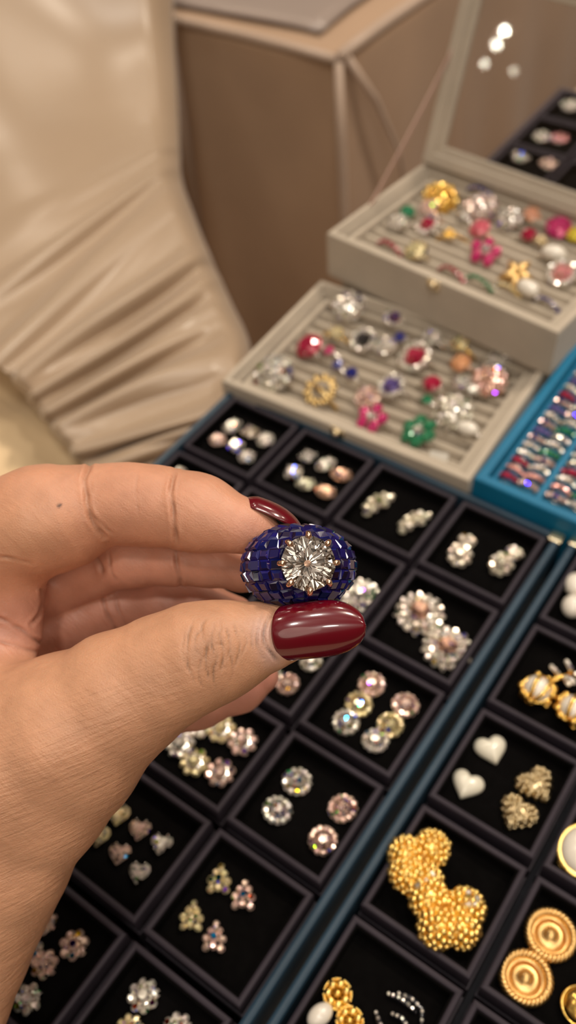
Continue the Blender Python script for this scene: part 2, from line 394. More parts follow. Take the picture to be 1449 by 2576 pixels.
lab_a = {(1, 1): 'small dark box holding six mixed-cut diamonds at the far left tray corner', (2, 1): 'small dark box with four white and two peach oval stones',
 (3, 1): 'small dark box with two leaf-shaped diamond clusters', (4, 1): 'small dark box with a pair of snowman-shaped diamond earrings',
 (1, 2): 'small dark box partly behind the index finger, left of the nail', (2, 2): 'small dark box directly behind the red index fingernail',
 (3, 2): 'small dark box behind the blue ring with a diamond flower', (4, 2): 'small dark box holding two pink-centred snowflake diamond clusters',
 (3, 3): 'small dark box under the red thumbnail with round studs', (4, 3): 'small dark box holding six round halo studs with plain gaps',
 (3, 4): 'small dark box holding six cushion diamond studs below the thumb', (4, 4): 'small dark box holding four widely spaced round studs',
 (3, 5): 'small dark box holding six heart-shaped diamond studs', (4, 5): 'small dark box holding four pear-shaped diamond studs',
 (3, 6): 'small dark box at the lower left edge with diamond flower clusters', (4, 6): 'small dark box at the bottom edge with large diamond flowers'}
for c in range(1, 5):
    for r in range(1, 7):
        x, y = ca(c, r)
        if (c, r) in lab_a: gem_box(x, y, lab_a[c, r], 'small dark gem boxes in the diamond tray')
        else: gem_box(x, y, 'small dark box hidden behind the hand', 'gem boxes behind the hand')
lab_b = {(1, 1): 'small dark box at the right edge with two white pear drops', (1, 2): 'small dark box with a pair of golden pearl sprig earrings',
 (1, 3): 'small dark box with two white and two golden heart earrings', (1, 4): 'small dark box with two large golden beaded earrings',
 (1, 5): 'small dark box at the bottom with gold flowers, a pearl and a black twig', (2, 3): 'small dark box at the right edge with gold-rimmed pearls',
 (2, 4): 'small dark box with two gold rope-edged round earrings', (2, 5): 'small dark empty box in the lower right corner', (2, 2): 'small dark box cut off at the right edge'}
for c in (1, 2):
    for r in range(1, 7):
        x, y = cb(c, r)
        gem_box(x, y, lab_b.get((c, r), 'small dark box beyond the frame beside the gold earrings'), 'small dark gem boxes in the gold tray')

# ------------------------------------------------------------------ beige ring boxes
def local(mb, name, m_, par, smooth=False): o = mb.build(name, m_, par, smooth=smooth); return fix(o)
def ring_box(label, p, rz, w, d, h, lid=None):
    """p = front-left corner of the rim top"""
    c = (p[0], p[1], p[2]-h); t = thing('ring_box', label, 'jewellery box', c, rz)
    m = MB(); m.frame(0, w, 0, d, 3.2, 0, h, 1.0); m.box(.5, w-.5, .5, d-.5, 0, 2.5); local(m, 'body', beige, t)
    m = MB(); m.frame(3.6, w-3.6, 3.6, d-3.6, 2.0, 2.5, h-2.2, .7); m.frame(6.2, w-6.2, 6.2, d-6.2, 3.2, 2.5, h-4.4, 1.0); local(m, 'inner_rim', beige_in, t)
    n = 9; x0, x1 = 9.5, w-9.5; y0, y1 = 9.5, d-9.5; pitch = (y1-y0)/n; m = MB()
    for k in range(n):                        # ring rolls
        V = []; yc = y0+(k+.5)*pitch; prof = [(-.47, 0), (-.47, .45), (-.36, .8), (-.18, .97), (0, 1), (.18, .97), (.36, .8), (.47, .45), (.47, 0)]
        for x in (x0, x1):
            for a, b in prof: V.append((x, yc+a*pitch, 2.5+b*(h-10.5)))
        q = len(prof); m.add(V, [(i, i+1, q+i+1, q+i) for i in range(q-1)]+[tuple(range(q)), tuple(range(q, 2*q))])
    o = local(m, 'ring_pad', beige_in, t)
    m = MB(); m.box(w/2-3.5, w/2+3.5, -.9, .1, h-6, h-.5, .5); m.ball((w/2, -1.6, h-2.4), 1.7, 14, 8); local(m, 'clasp', pgold, t, True)
    if lid:
        th, L = lid; a = math.radians(th)
        e = bpy.data.objects.new('lid', None)
        M = Matrix.Translation((0, d/1000, h/1000)) @ Matrix.Rotation(a, 4, 'X')
        m = MB(); m.frame(0, w, 0, L, 6.5, 0, 5, 1.0); m.frame(6, w-6, 6, L-6, 4.5, .8, 3.4, .7)
        o = local(m, 'lid_frame', beige, t); o.matrix_local = M
        m = MB(); m.box(9, w-9, 9, L-9, 1.6, 2.4); g = m.build('lid_glass', glass, o)
        m = MB()
        for x in (18, w-18): m.tube([(x-5, d-.2, h-.2), (x+5, d-.2, h-.2)], .8, 10)
        local(m, 'hinge', pgold, t)
        # support ribbon from the body rim to the lid
        A = Vector((2.0, d*.38, h-1)); B3 = M @ Vector((.002, .062, 0)); B_ = B3*1000
        m = MB(); V = []
        for k in range(13):
            s = k/12; q = A*(1-s)+B_*s; q.z -= 1.2*math.sin(PI*s)
            V += [(q.x-.2, q.y, q.z+1.5), (q.x-.2, q.y, q.z-1.5), (q.x+.4, q.y, q.z-1.5), (q.x+.4, q.y, q.z+1.5)]
        m.add(V, [(k*4+i, k*4+(i+1) % 4, k*4+4+(i+1) % 4, k*4+4+i) for k in range(12) for i in range(4)]+[(0, 1, 2, 3), (48, 49, 50, 51)])
        local(m, 'lid_ribbon', ribbonm, t)
    return t
B1P = atz(555, 958, 5); B2P = np.array([-8.7, 93.4, 30.0])
ring_box('lower open beige ring box, lidless, touching the dark diamond tray', (B1P[0], B1P[1]+.6, 5), math.radians(2.2), 126.5, 88.5, 5-TZ)
ring_box('upper open beige ring box with its glass lid standing open', tuple(B2P), math.radians(-5.9), 130, 84.5, 24.6, (71, 96))
t = thing('closed_box', 'closed beige box carrying the upper open ring box', 'box', (-2, 97, TZ), math.radians(-5.9))
m = MB(); m.box(0, 122, 0, 86, 0, 20, 1.5); m.build('body', beige, t); m = MB(); m.box(-.6, 122.6, -.6, 86.6, 20.4, 32.8, 1.5); m.build('lid', beige, t)
# teal tray of eternity rings at the right
TX, TY, TZ8 = 121.9, 4.6, 8.0
t = thing('ring_tray', 'bright blue tray filled with rows of stone-set rings at the right edge', 'tray', (TX, TY, TZ), 0)
m = MB(); m.frame(0, 150, 0, 190, 4.6, 0, TZ8-TZ, 1.2); m.box(.5, 149.5, .5, 189.5, 0, 24); local(m, 'body', teal, t)
m = MB(); strips = [7, 17.5, 30, 41, 52, 63, 74, 85]
for x in (23.8, 45.3, 66.8, 88.3): m.box(x, x+3.0, 4.6, 185.4, 23.5, 31.5, .8)
local(m, 'divider', teal, t)
m = MB(); m.frame(5.2, 144.8, 5.2, 184.8, 1.8, 24, TZ8-TZ-3, .6); local(m, 'inner_ledge', teal, t)
# far dark tray behind the lid
fx, fy = 4.2, 352.0
t = thing('display_tray', 'dark tray of diamonds far away behind the glass lid', 'tray', (fx, fy, TZ))
m = MB(); m.frame(0, 165, -165, 0, 3.2, 0, -TZ-.5, 1.2); local(m, 'rim', mat('plum_leatherette', (.06, .045, .055), .55, var=(50, .1)), t)
m = MB(); m.box(1, 164, -164, -1, 0, 3); local(m, 'base', bodym, t)
for r in range(4):
    for c in range(4):
        if c > 1: continue
        gem_box(fx+3.5+(c+.5)*39.5, fy-3.5-(r+.5)*39.5, ['small dark box farthest away at the upper right', 'small dark box far away with red and white stones', 'small dark box just above the lid bar, holding two clusters', 'small dark box hidden by the lid bar'][r], 'gem boxes in the far tray')
# ------------------------------------------------------------------ jewellery
WH = (.84, .77, .68); PK = (.88, .62, .52); YE = (.88, .74, .42); GR = (.01, .22, .09); RU = (.42, .004, .045); BL = (.015, .02, .22); MG = (.62, .02, .16)
ZF = -5.8
def item(kind, x, y, r, label, cat='earring', group=None, z=ZF, base=WH, rz=0.0, fire=.12, seed=None, **kw):
    """x, y, r in photo pixels; z = the surface it rests on"""
    rnd = random.Random(seed if seed is not None else int(x*7+y*13))
    hz = {'halo': 2.0, 'round': 1.6}.get(kind, 1.5)
    p = atz(x, y, z+hz); R_ = r*depth_of(p)/F*1.05; p = np.array([p[0], p[1], z])
    return KINDS[kind](p, R_, label, cat, group, rnd, base, rz, fire, **kw)
def setting(t, R_, m_, h=1.2):
    m = MB(); m.tube([(0, 0, .0), (0, 0, h)], [R_*.6, R_*1.0], 24); m.build('setting', m_, t, smooth=True)
def k_halo(p, R_, label, cat, group, rnd, base, rz, fire, metal=silver, name='stud_earring', centre=None):
    t = thing(name, label, cat, p, rz, group, rot=(rnd.uniform(-.12, .12), rnd.uniform(-.12, .12), rz))
    setting(t, R_, metal)
    m = MB(); n = 13
    for i in range(n): a = 2*PI*i/n; small_stone(m, (R_*.78*math.cos(a), R_*.78*math.sin(a), 1.35), R_*.235, rnd, base, fire, .7)
    m.build('halo', stone, t, colour=True)
    m = MB(); facet(m, 'round', R_*.5, R_*.32, (0, 0, 1.7), rnd, centre or base, fire*2, n=12); m.build('centre_stone', stone, t, colour=True)
    return t
def k_cut(p, R_, label, cat, group, rnd, base, rz, fire, shape='round', metal=silver, name='diamond_stud', sm=None):
    t = thing(name, label, cat, p, rz, group, rot=(rnd.uniform(-.1, .1), rnd.uniform(-.1, .1), rz))
    m = MB(); facet(m, shape, R_*.98, R_*.42, (0, 0, R_*.42+.5), rnd, base, fire*1.5, n=16); m.build('stone', sm or stone, t, colour=True)
    m = MB(); P = outline(shape, 16)*R_
    for i in range(2, 16, 4):
        q = P[i]; m.tube([(q[0]*.5, q[1]*.5, 0), (q[0]*.98, q[1]*.98, R_*.3), (q[0]*.98, q[1]*.98, R_*.62+.5), (q[0]*.86, q[1]*.86, R_*.66+.5)], [.22, .22, .26, .2], 6)
    m.build('prongs', metal, t, smooth=True)
    return t
def k_cluster(p, R_, label, cat, group, rnd, base, rz, fire, pts=None, metal=silver, name='cluster_earring', dome=.3, centre=None, sr=None, back=True, mt=None):
    """stones set at pts (unit radius: x, y, r)"""
    t = thing(name, label, cat, p, rz, group)
    m = MB()
    for (a, b, s) in pts:
        hgt = 1.2+dome*R_*max(0, 1-(a*a+b*b)); small_stone(m, (a*R_, b*R_, hgt), s*R_, rnd, base, fire, .65, 8 if s < .35 else 12)
    m.build('stones', mt or stone, t, colour=True)
    m = MB()
    for (a, b, s) in pts: m.tube([(a*R_*.8, b*R_*.8, 0), (a*R_, b*R_, 1.1+dome*R_*max(0, 1-(a*a+b*b)))], [s*R_*.7, s*R_*1.02], 10)
    if all(a*a+b*b < .98 for a, b, _ in pts) and name not in ('leaf_earring', 'snowman_earring', 'pear_earring'): m.ball((0, 0, .9), R_*.82, 20, 8, (1, 1, .22+dome*.5))
    m.build('setting', metal, t, smooth=True)
    if centre:
        m = MB(); facet(m, 'round', R_*centre[1], R_*.28, (0, 0, 1.6+dome*R_), rnd, centre[0], .2, n=10); m.build('centre_stone', stone, t, colour=True)
    return t
def petals(n, rr, s, c=.3, off=0): return [(rr*math.cos(2*PI*(i+off)/n), rr*math.sin(2*PI*(i+off)/n), s) for i in range(n)]+([(0, 0, c)] if c else [])
def k_heart(p, R_, label, cat, group, rnd, base, rz, fire, metal=silver):
    return k_cut(p, R_, label, cat, group, rnd, base, rz, fire, 'heart', metal, 'heart_stud')
def k_pave(p, R_, label, cat, group, rnd, base, rz, fire, shape='heart', metal=goldm, br=.13, name='heart_earring', lift=.55, smooth_only=False):
    """a puffy body studded with beads"""
    t = thing(name, label, cat, p, rz, group); P = outline(shape, 28)*R_
    m = MB(); V = []; L = 7
    for k in range(L):
        s = math.cos(k/(L-1)*PI/2*.98); hh = math.sin(k/(L-1)*PI/2)*R_*lift
        V += [(q[0]*s, q[1]*s, .8+hh) for q in P]
    V += [(q[0]*.8, q[1]*.8, 0) for q in P]
    Fs = [(k*28+i, k*28+(i+1) % 28, (k+1)*28+(i+1) % 28, (k+1)*28+i) for k in range(L-1) for i in range(28)]
    Fs += [(L*28+i, L*28+(i+1) % 28, (i+1) % 28, i) for i in range(28)]+[tuple((L-1)*28+i for i in range(28)), tuple(L*28+27-i for i in range(28))]
    m.add(V, Fs); m.build('body', metal, t, smooth=True)
    if not smooth_only:
        m = MB()
        for k in range(0, 6):
            s = math.cos(k/5.4*PI/2); hh = math.sin(k/5.4*PI/2)*R_*lift; n = max(1, int(2*PI*s/(br*2.1))); ro = rnd.random()
            for i in range(n):
                u = (i+.5*(k % 2)+ro)/n*28 % 28; i0 = int(u) % 28; f = u-int(u); q = P[i0]*(1-f)+P[(i0+1) % 28]*f
                m.ball((q[0]*s, q[1]*s, .8+hh), R_*br*rnd.uniform(.85, 1.1), 8, 5)
        m.build('beads', metal, t, smooth=True)
    return t
def k_pearl(p, R_, label, cat, group, rnd, base, rz, fire, metal=goldm, rim=False, sq=(1, 1, .8), name='pearl_earring'):
    t = thing(name, label, cat, p, rz, group)
    m = MB(); k = .84 if rim else 1; m.ball((0, 0, R_*.75*k), R_*k, 28, 18, sq); m.build('pearl', pearlm, t, smooth=True)
    m = MB()
    if rim:
        for j in range(2): m.tube([(R_*(.92-.04*j)*sq[0]*math.cos(2*PI*i/32), R_*(.92-.04*j)*sq[1]*math.sin(2*PI*i/32), R_*(.35+.25*j)) for i in range(32)], R_*.13, 8, True)
        m.tube([(0, 0, 0), (0, 0, R_*.4)], [R_*.7, R_*.95], 24)
    else: m.tube([(0, 0, 0), (0, 0, R_*.5)], [R_*.5, R_*.75], 16)
    m.build('setting', metal, t, smooth=True)
    return t
def k_beadballs(p, R_, label, cat, group, rnd, base, rz, fire, lobes=((-.35, .42), (.42, .4), (-.1, -.42), (-.5, -.1)), metal=goldm):
    """cluster of bobbly balls with a stone-set nub"""
    t = thing('beaded_earring', label, cat, p, rz, group); m = MB(); b = MB()
    for (a, c) in lobes:
        r = R_*.52; cc = np.array([a*R_, c*R_, r*.95]); m.ball(cc, r*.9, 16, 10)
        N = 52
        for i in range(N):                    # beads spread over the ball
            z = 1-(i+.5)*1.25/N; rr = math.sqrt(max(0, 1-z*z)); ph = i*2.39996
            b.ball(cc+r*.93*np.array([rr*math.cos(ph), rr*math.sin(ph), z]), r*.20*rnd.uniform(.8, 1.2), 8, 5)
    m.build('lobes', metal, t, smooth=True); b.build('beads', metal, t, smooth=True)
    d = MB()
    for i in range(9): a = rnd.uniform(0, 6.28); q = rnd.uniform(0, .3)*R_; small_stone(d, (q*math.cos(a)-.1*R_, q*math.sin(a)-.5*R_, R_*.95), R_*.09, rnd, WH, .1)
    d.build('stones', stone, t, colour=True)
    return t
def k_rope(p, R_, label, cat, group, rnd, base, rz, fire, metal=None):
    metal = mat('satin_gold', (.82, .54, .22), .36, 1, bump=(700, .4, .0003), var=(300, .08))
    t = thing('rope_edge_earring', label, cat, p, rz, group)
    m = MB()
    for s in range(3):                        # three twisted strands
        m.tube([(R_*(.85+.10*math.cos(11*a+s*2.09))*math.cos(a), R_*(.85+.10*math.cos(11*a+s*2.09))*math.sin(a), R_*.22+R_*.12*math.sin(11*a+s*2.09)) for a in np.linspace(0, 2*PI, 160, False)], R_*.085, 7, True)
    m.build('rope_rim', metal, t, smooth=True)
    m = MB(); prof = [(.80, .16), (.70, .05), (.60, .04), (.50, .16), (.42, .20), (.34, .18), (.22, .34), (.10, .42), (0.005, .44)]
    V = []; n = 32
    for q, z in prof: V += [(q*R_*math.cos(2*PI*i/n), q*R_*math.sin(2*PI*i/n), z*R_) for i in range(n)]
    V += [(.8*R_*math.cos(2*PI*i/n), .8*R_*math.sin(2*PI*i/n), 0) for i in range(n)]; P_ = len(prof)
    Fs = [(k*n+i, k*n+(i+1) % n, (k+1)*n+(i+1) % n, (k+1)*n+i) for k in range(P_-1) for i in range(n)]+[(i, P_*n+i, P_*n+(i+1) % n, (i+1) % n) for i in range(n)]+[tuple(P_*n+n-1-i for i in range(n))]
    m.add(V, Fs); m.build('dished_disc', metal, t, smooth=True)
    return t
KINDS = dict(halo=k_halo, cut=k_cut, cluster=k_cluster, heart=k_heart, pave=k_pave, pearl=k_pearl, balls=k_beadballs, rope=k_rope)
ROT = lambda deg: math.radians(deg)
# --- far-left corner box
g = 'loose diamonds in the corner box'
item('cut', 586, 1076, 25, 'oval white diamond with a bright glint, topmost in the corner box', 'diamond', g, shape='oval', rz=ROT(70), name='diamond')
item('cut', 547, 1108, 21, 'pinkish diamond at the far left of the corner box', 'diamond', g, base=PK, name='diamond')
item('cut', 628, 1089, 22, 'brownish diamond between the oval and the pale right-hand one', 'diamond', g, base=(.8, .66, .5), shape='cushion', name='diamond')
item('cut', 669, 1108, 23, 'pale round diamond nearest the right wall of the corner box', 'diamond', g, name='diamond')
item('cut', 592, 1122, 22, 'violet-flashing diamond in the middle of the corner box', 'diamond', g, fire=.3, shape='cushion', name='diamond')
item('cut', 622, 1151, 22, 'pale diamond lowest in the corner box', 'diamond', g, name='diamond')
g = 'stones in the box of peach ovals'
item('cut', 774, 1151, 22, 'lilac-white cushion stone topmost in the peach-oval box', 'stone', g, shape='cushion', name='diamond')
item('cut', 821, 1172, 26, 'grey-white oval stone beside the upper peach oval', 'stone', g, shape='oval', rz=ROT(60), name='diamond')
item('cut', 740, 1192, 25, 'blue-flashing stone at the left of the peach-oval box', 'stone', g, shape='cushion', rz=.4, fire=.3, name='diamond')
item('cut', 858, 1197, 26, 'upper peach oval stone near the right box wall', 'stone', g, base=(.85, .5, .34), shape='oval', rz=ROT(20), name='diamond')
item('cut', 770, 1221, 25, 'greenish-grey oval stone at the lower left beside a peach oval', 'stone', g, base=(.7, .68, .5), shape='oval', rz=ROT(20), name='diamond')
item('cut', 819, 1240, 26, 'lower peach oval stone at the bottom of its box', 'stone', g, base=(.85, .52, .34), shape='oval', rz=ROT(10), name='diamond')
leaf = [(-.45, -.75, .26), (-.6, -.35, .24), (-.15, -.45, .3), (-.4, 0, .26), (.1, 0, .34), (-.1, .4, .26), (.35, .4, .28), (.2, .75, .22), (.6, .65, .24), (.5, .05, .2), (.7, .9, .16)]
g = 'leaf-shaped diamond earrings'
item('cluster', 949, 1271, 42, 'left leaf-shaped diamond cluster earring', 'earring', g, pts=leaf, rz=ROT(20), base=(.84, .76, .6), name='leaf_earring')
item('cluster', 1040, 1316, 42, 'right leaf-shaped diamond cluster earring', 'earring', g, pts=leaf, rz=ROT(15), base=(.84, .76, .6), name='leaf_earring')
bear = petals(9, .42, .2, .3)
bear = [(a*1.0-.15, b-.45, s) for a, b, s in bear]+[(-.15+.22*math.cos(t), -.45+.22*math.sin(t), .15) for t in (0.5, 2.6, 4.7)]+[(.22+.26*math.cos(t), .42+.28*math.sin(t), .2) for t in np.linspace(0, 6.28, 7)[:-1]]+[(.22, .42, .2)]
g = 'snowman-shaped diamond earrings'
item('cluster', 1163, 1386, 50, 'left snowman-shaped diamond earring with a blue glint', 'earring', g, pts=bear, rz=ROT(30), dome=.55, base=(.86, .76, .62), name='snowman_earring')
item('cluster', 1275, 1413, 50, 'right snowman-shaped diamond earring near the tray corner', 'earring', g, pts=bear, rz=ROT(8), dome=.55, base=(.86, .76, .62), name='snowman_earring')
item('cut', 452, 1190, 18, 'small white diamond just peeping above the index finger', 'diamond', None, name='diamond')
snow = petals(15, .88, .16, 0)+petals(12, .66, .17, 0, .5)+petals(8, .44, .15, 0)+petals(5, .99, .09, 0)
item('cluster', 905, 1500, 50, 'violet-flashing diamond flower half hidden by the blue ring', 'earring', None, pts=snow, centre=(WH, .38), name='flower_earring', fire=.2)
g = 'snowflake diamond earrings'
item('cluster', 1056, 1544, 60, 'upper left snowflake diamond cluster with a pink centre', 'earring', g, pts=snow, centre=((.88, .50, .36), .42), base=(.86, .76, .66), name='snowflake_earring')
item('cluster', 1125, 1632, 60, 'lower right snowflake diamond cluster with a pink centre', 'earring', g, pts=snow, centre=((.88, .50, .36), .42), base=(.86, .76, .66), name='snowflake_earring')
g = 'studs in the box under the thumbnail'
item('halo', 724, 1718, 30, 'violet-flashing round stud below the thumb tip', 'earring', g, base=PK)
item('halo', 684, 1697, 26, 'white round stud half hidden by the little fingertip', 'earring', g)
item('halo', 783, 1662, 28, 'bright round stud half hidden under the thumbnail', 'earring', g)
g = 'six round halo studs'
for x, y, b, l in ((935, 1719, PK, 'pink-beige round halo stud with a green glint, topmost of its six'), (902, 1768, YE, 'yellowish round halo stud touching the topmost green-glinting one'), (870, 1813, WH, 'white round halo stud at the far left of its six'),
                   (1020, 1771, PK, 'pink round halo stud with a violet centre at the far right'), (983, 1821, YE, 'yellow round halo stud between the pink and lowest ones'), (945, 1862, WH, 'white round halo stud lowest of its six')):
    item('halo', x, y, 34, l, 'earring', g, base=b)
g = 'six cushion diamond studs'
for x, y, b, l in ((503, 1824, WH, 'diamond stud half hidden under the little finger'), (556, 1836, YE, 'yellowish diamond stud in the back of its box beside the hand'), (611, 1868, PK, 'diamond stud with a red flash nearest the right box wall'),
                   (453, 1874, WH, 'brilliant white diamond stud at the far left below the hand'), (490, 1919, YE, 'diamond stud with a blue ring glint, lower middle'), (555, 1946, PK, 'diamond stud with a strong blue flash, lowest of its six')):
    item('cluster', x, y, 39, l, 'earring', g, pts=petals(8, .7, .26, .38), dome=.35, base=b, fire=.16, name='diamond_stud')
g = 'four round studs'
for x, y, b, l in ((746, 1964, WH, 'round stud with violet glints, topmost of four'), (696, 2036, WH, 'round stud with blue and green glints, far left of four'), (863, 2031, PK, 'round stud with cyan and yellow sparkles, right of four'), (812, 2112, PK, 'pinkish round stud lowest of four')):
    item('halo', x, y, 37, l, 'earring', g, base=b, fire=.2)
g = 'six heart studs'
for x, y, b, l in ((300, 2051, YE, 'yellow-white heart stud topmost in its box'), (352, 2089, PK, 'pink heart stud with a red glint'), (250, 2104, YE, 'yellowish heart stud beside the wrist'),
                   (406, 2126, WH, 'white heart stud at the far right of its six'), (301, 2149, PK, 'heart stud with a green glint in the middle of its box'), (352, 2197, WH, 'white heart stud lowest of its six')):
    item('heart', x, y, 30, l, 'earring', g, base=b, rz=ROT(-15+40), fire=.14)
g = 'four pear clusters'
pear = [(0, .78, .22), (-.25, .35, .25), (.27, .35, .25), (-.5, -.1, .26), (0, 0, .34), (.52, -.1, .26), (-.45, -.6, .26), (0, -.5, .26), (.48, -.6, .26)]
for x, y, b, l in ((552, 2213, YE, 'pear-shaped diamond cluster with a violet tip, topmost of four'), (613, 2254, PK, 'pear-shaped diamond cluster with teal glints, far right of four'), (483, 2306, YE, 'amber pear-shaped diamond cluster at the left of four'), (540, 2359, PK, 'pear-shaped diamond cluster with an orange glint, lowest of four')):
    item('cluster', x, y, 39, l, 'earring', g, pts=pear, rz=ROT(30), base=b, fire=.18, name='pear_earring')
fl = petals(7, .66, .3, .36)
g = 'diamond flowers at the lower left'
for x, y, r, l in ((112, 2318, 34, 'diamond flower half hidden behind the wrist, uppermost'), (76, 2388, 34, 'diamond flower with a green glint at the edge of the wrist'), (112, 2426, 37, 'yellow-green glinting diamond flower right of the wrist edge'), (187, 2378, 39, 'violet and blue glinting diamond flower alone at the right'), (70, 2514, 39, 'diamond flower in the bottom left corner')):
    item('cluster', x, y, r, l, 'earring', g, pts=fl, base=PK if x > 100 else WH, fire=.2, name='flower_earring')
g = 'large diamond flowers at the bottom'
for x, y, r, l in ((362, 2506, 44, 'large diamond flower with a dazzling cyan-white flash'), (326, 2592, 40, 'golden diamond flower cut by the bottom edge'), (446, 2592, 44, 'diamond flower with a red glint cut by the bottom edge')):
    item('cluster', x, y, r, l, 'earring', g, pts=petals(8, .66, .27, .42), base=WH if x > 330 else YE, fire=.22, name='flower_earring')
# --- gold tray
g = 'white pear drops'
for x, y, l in ((1446, 1478, 'small upper white drop earring at the right edge'), (1440, 1532, 'white pearl drop with a ball top at the right edge')):
    t = item('pearl', x, y, 30, l, 'earring', g, sq=(.9, 1.05, .8))
def sprig(p, R_, label, g, seed):
    rnd = random.Random(seed); t = thing('sprig_earring', label, 'earring', p, 0, g)
    m = MB(); m.ball((0, 0, R_*.72), R_*.78, 24, 16); m.build('pearl', pearlm, t, smooth=True)
    m = MB()
    for k in range(3):
        m.tube([(R_*(.80)*math.cos(a)*math.cos(k*.9), R_*.80*math.sin(a), R_*.72+R_*.80*math.cos(a)*math.sin(k*.9)) for a in np.linspace(0, 2*PI, 28, False)], R_*.12, 8, True)
    for i in range(34): a = rnd.uniform(-3.1, 3.1); q = R_*.86; m.ball((q*math.cos(a), q*math.sin(a), R_*rnd.uniform(.2, .95)), R_*rnd.uniform(.14, .26), 10, 6)
    m.tube([(R_*.3, R_*.7, R_*.8), (R_*.75, R_*1.3, R_*.9), (R_*1.15, R_*1.9, R_*.8)], [R_*.2, R_*.14, R_*.1], 8)
    br = [((.75, 1.3), (.1, 1.55)), ((.95, 1.55), (1.5, 1.3)), ((1.15, 1.9), (.65, 2.3)), ((1.15, 1.9), (1.85, 1.75)), ((.85, 1.45), (1.3, 1.05))]
    for a, b in br: m.tube([(a[0]*R_, a[1]*R_, R_*.85), (b[0]*R_, b[1]*R_, R_*.95)], [R_*.12, R_*.09], 8)
    m.build('gold_sprig', gold, t, smooth=True)
    m = MB()
    for a, b in br:
        for s in (.35, .7, 1.0): small_stone(m, ((a[0]*(1-s)+b[0]*s)*R_, (a[1]*(1-s)+b[1]*s)*R_, R_*1.06), R_*.15, rnd, WH, .08)
    m.build('stones', stone, t, colour=True)
pp = atz(1350, 1740, ZF+3); sprig((pp[0], pp[1], ZF), 6.3, 'golden pearl earring with a diamond sprig above it, the left of the pair', 'pearl sprig earrings', 1)
pp = atz(1440, 1790, ZF+3); sprig((pp[0], pp[1], ZF), 6.3, 'golden pearl earring cut by the right edge, its sprig unseen', 'pearl sprig earrings', 2)
g = 'heart earrings'
white_m = mat('mother_of_pearl', (.74, .70, .58), .22, 0, .6, var=(120, .06), Coat_Weight=.6)
item('pave', 1236, 1884, 42, 'upper white mother-of-pearl heart earring', 'earring', g, metal=white_m, rz=ROT(45), smooth_only=True)
item('pave', 1175, 1973, 42, 'lower left white mother-of-pearl heart earring', 'earring', g, metal=white_m, rz=ROT(5), smooth_only=True)
dg = mat('antique_gold', (.62, .50, .30), .28, 1, var=(300, .1))
item('pave', 1350, 1974, 46, 'dull gold pave heart earring touching the right wall of its box', 'earring', g, metal=dg, rz=ROT(60), br=.15)
item('pave', 1302, 2046, 46, 'dull gold pave heart earring, lowest of the four hearts', 'earring', g, metal=dg, rz=ROT(-5), br=.15)
g = 'beaded gold earrings'
item('balls', 1062, 2190, 84, 'upper golden bobbled cluster earring', 'earring', g, rz=ROT(50))
item('balls', 1125, 2298, 92, 'lower golden bobbled cluster earring near the box corner', 'earring', g, rz=ROT(140))
g = 'rope-edged gold earrings'
item('rope', 1385, 2352, 62, 'upper right gold round earring with a twisted rope edge', 'earring', g)
item('rope', 1322, 2460, 64, 'lower left gold round earring with a twisted rope edge', 'earring', g)
item('pearl', 1462, 2150, 62, 'large pearl in a gold rim cut by the right edge', 'earring', None, rim=True, sq=(1, 1.15, .7))
def plainball(x, y, r, label):
    p = atz(x, y, ZF+3); R_ = r*depth_of(p)/F; t = thing('gold_button_earring', label, 'earring', (p[0], p[1], ZF))
    m = MB(); m.ball((0, 0, R_*.5), R_, 28, 16, (1, 1, .6)); m.build('dome', gold, t, smooth=True)
    m = MB(); m.tube([(R_*math.cos(2*PI*i/30), R_*math.sin(2*PI*i/30), R_*.42) for i in range(30)], R_*.1, 8, True); m.build('edge', gold, t, smooth=True)
plainball(1462, 2530, 46, 'polished gold dome earring cut by the lower right edge')
gf = petals(6, .62, .3, .3)
g = 'gold flower earrings'
def gflower(x, y, r, l):
    p = atz(x, y, ZF+2); R_ = r*depth_of(p)/F; t = thing('flower_earring', l, 'earring', (p[0], p[1], ZF), 0, g); m = MB()
    for i in range(7):
        a = 2*PI*i/7; c = (R_*.62*math.cos(a), R_*.62*math.sin(a), R_*.4); m.ball(c, R_*.33, 12, 8)
        for k in range(4): b = a+(k-1.5)*.35; m.ball((R_*.92*math.cos(b), R_*.92*math.sin(b), R_*.42), R_*.13, 8, 5)
    m.build('petals', goldm, t, smooth=True); m = MB(); m.ball((0, 0, R_*.6), R_*.28, 12, 8); m.build('centre', gold, t, smooth=True)
gflower(849, 2500, 38, 'gold flower earring above the white pearl drop'); gflower(880, 2568, 36, 'gold flower earring at the bottom edge right of the pearl')
item('pearl', 805, 2556, 30, 'white oval pearl drop below the gold flower', 'earring', None, sq=(.8, 1.15, .8), rz=ROT(-20))
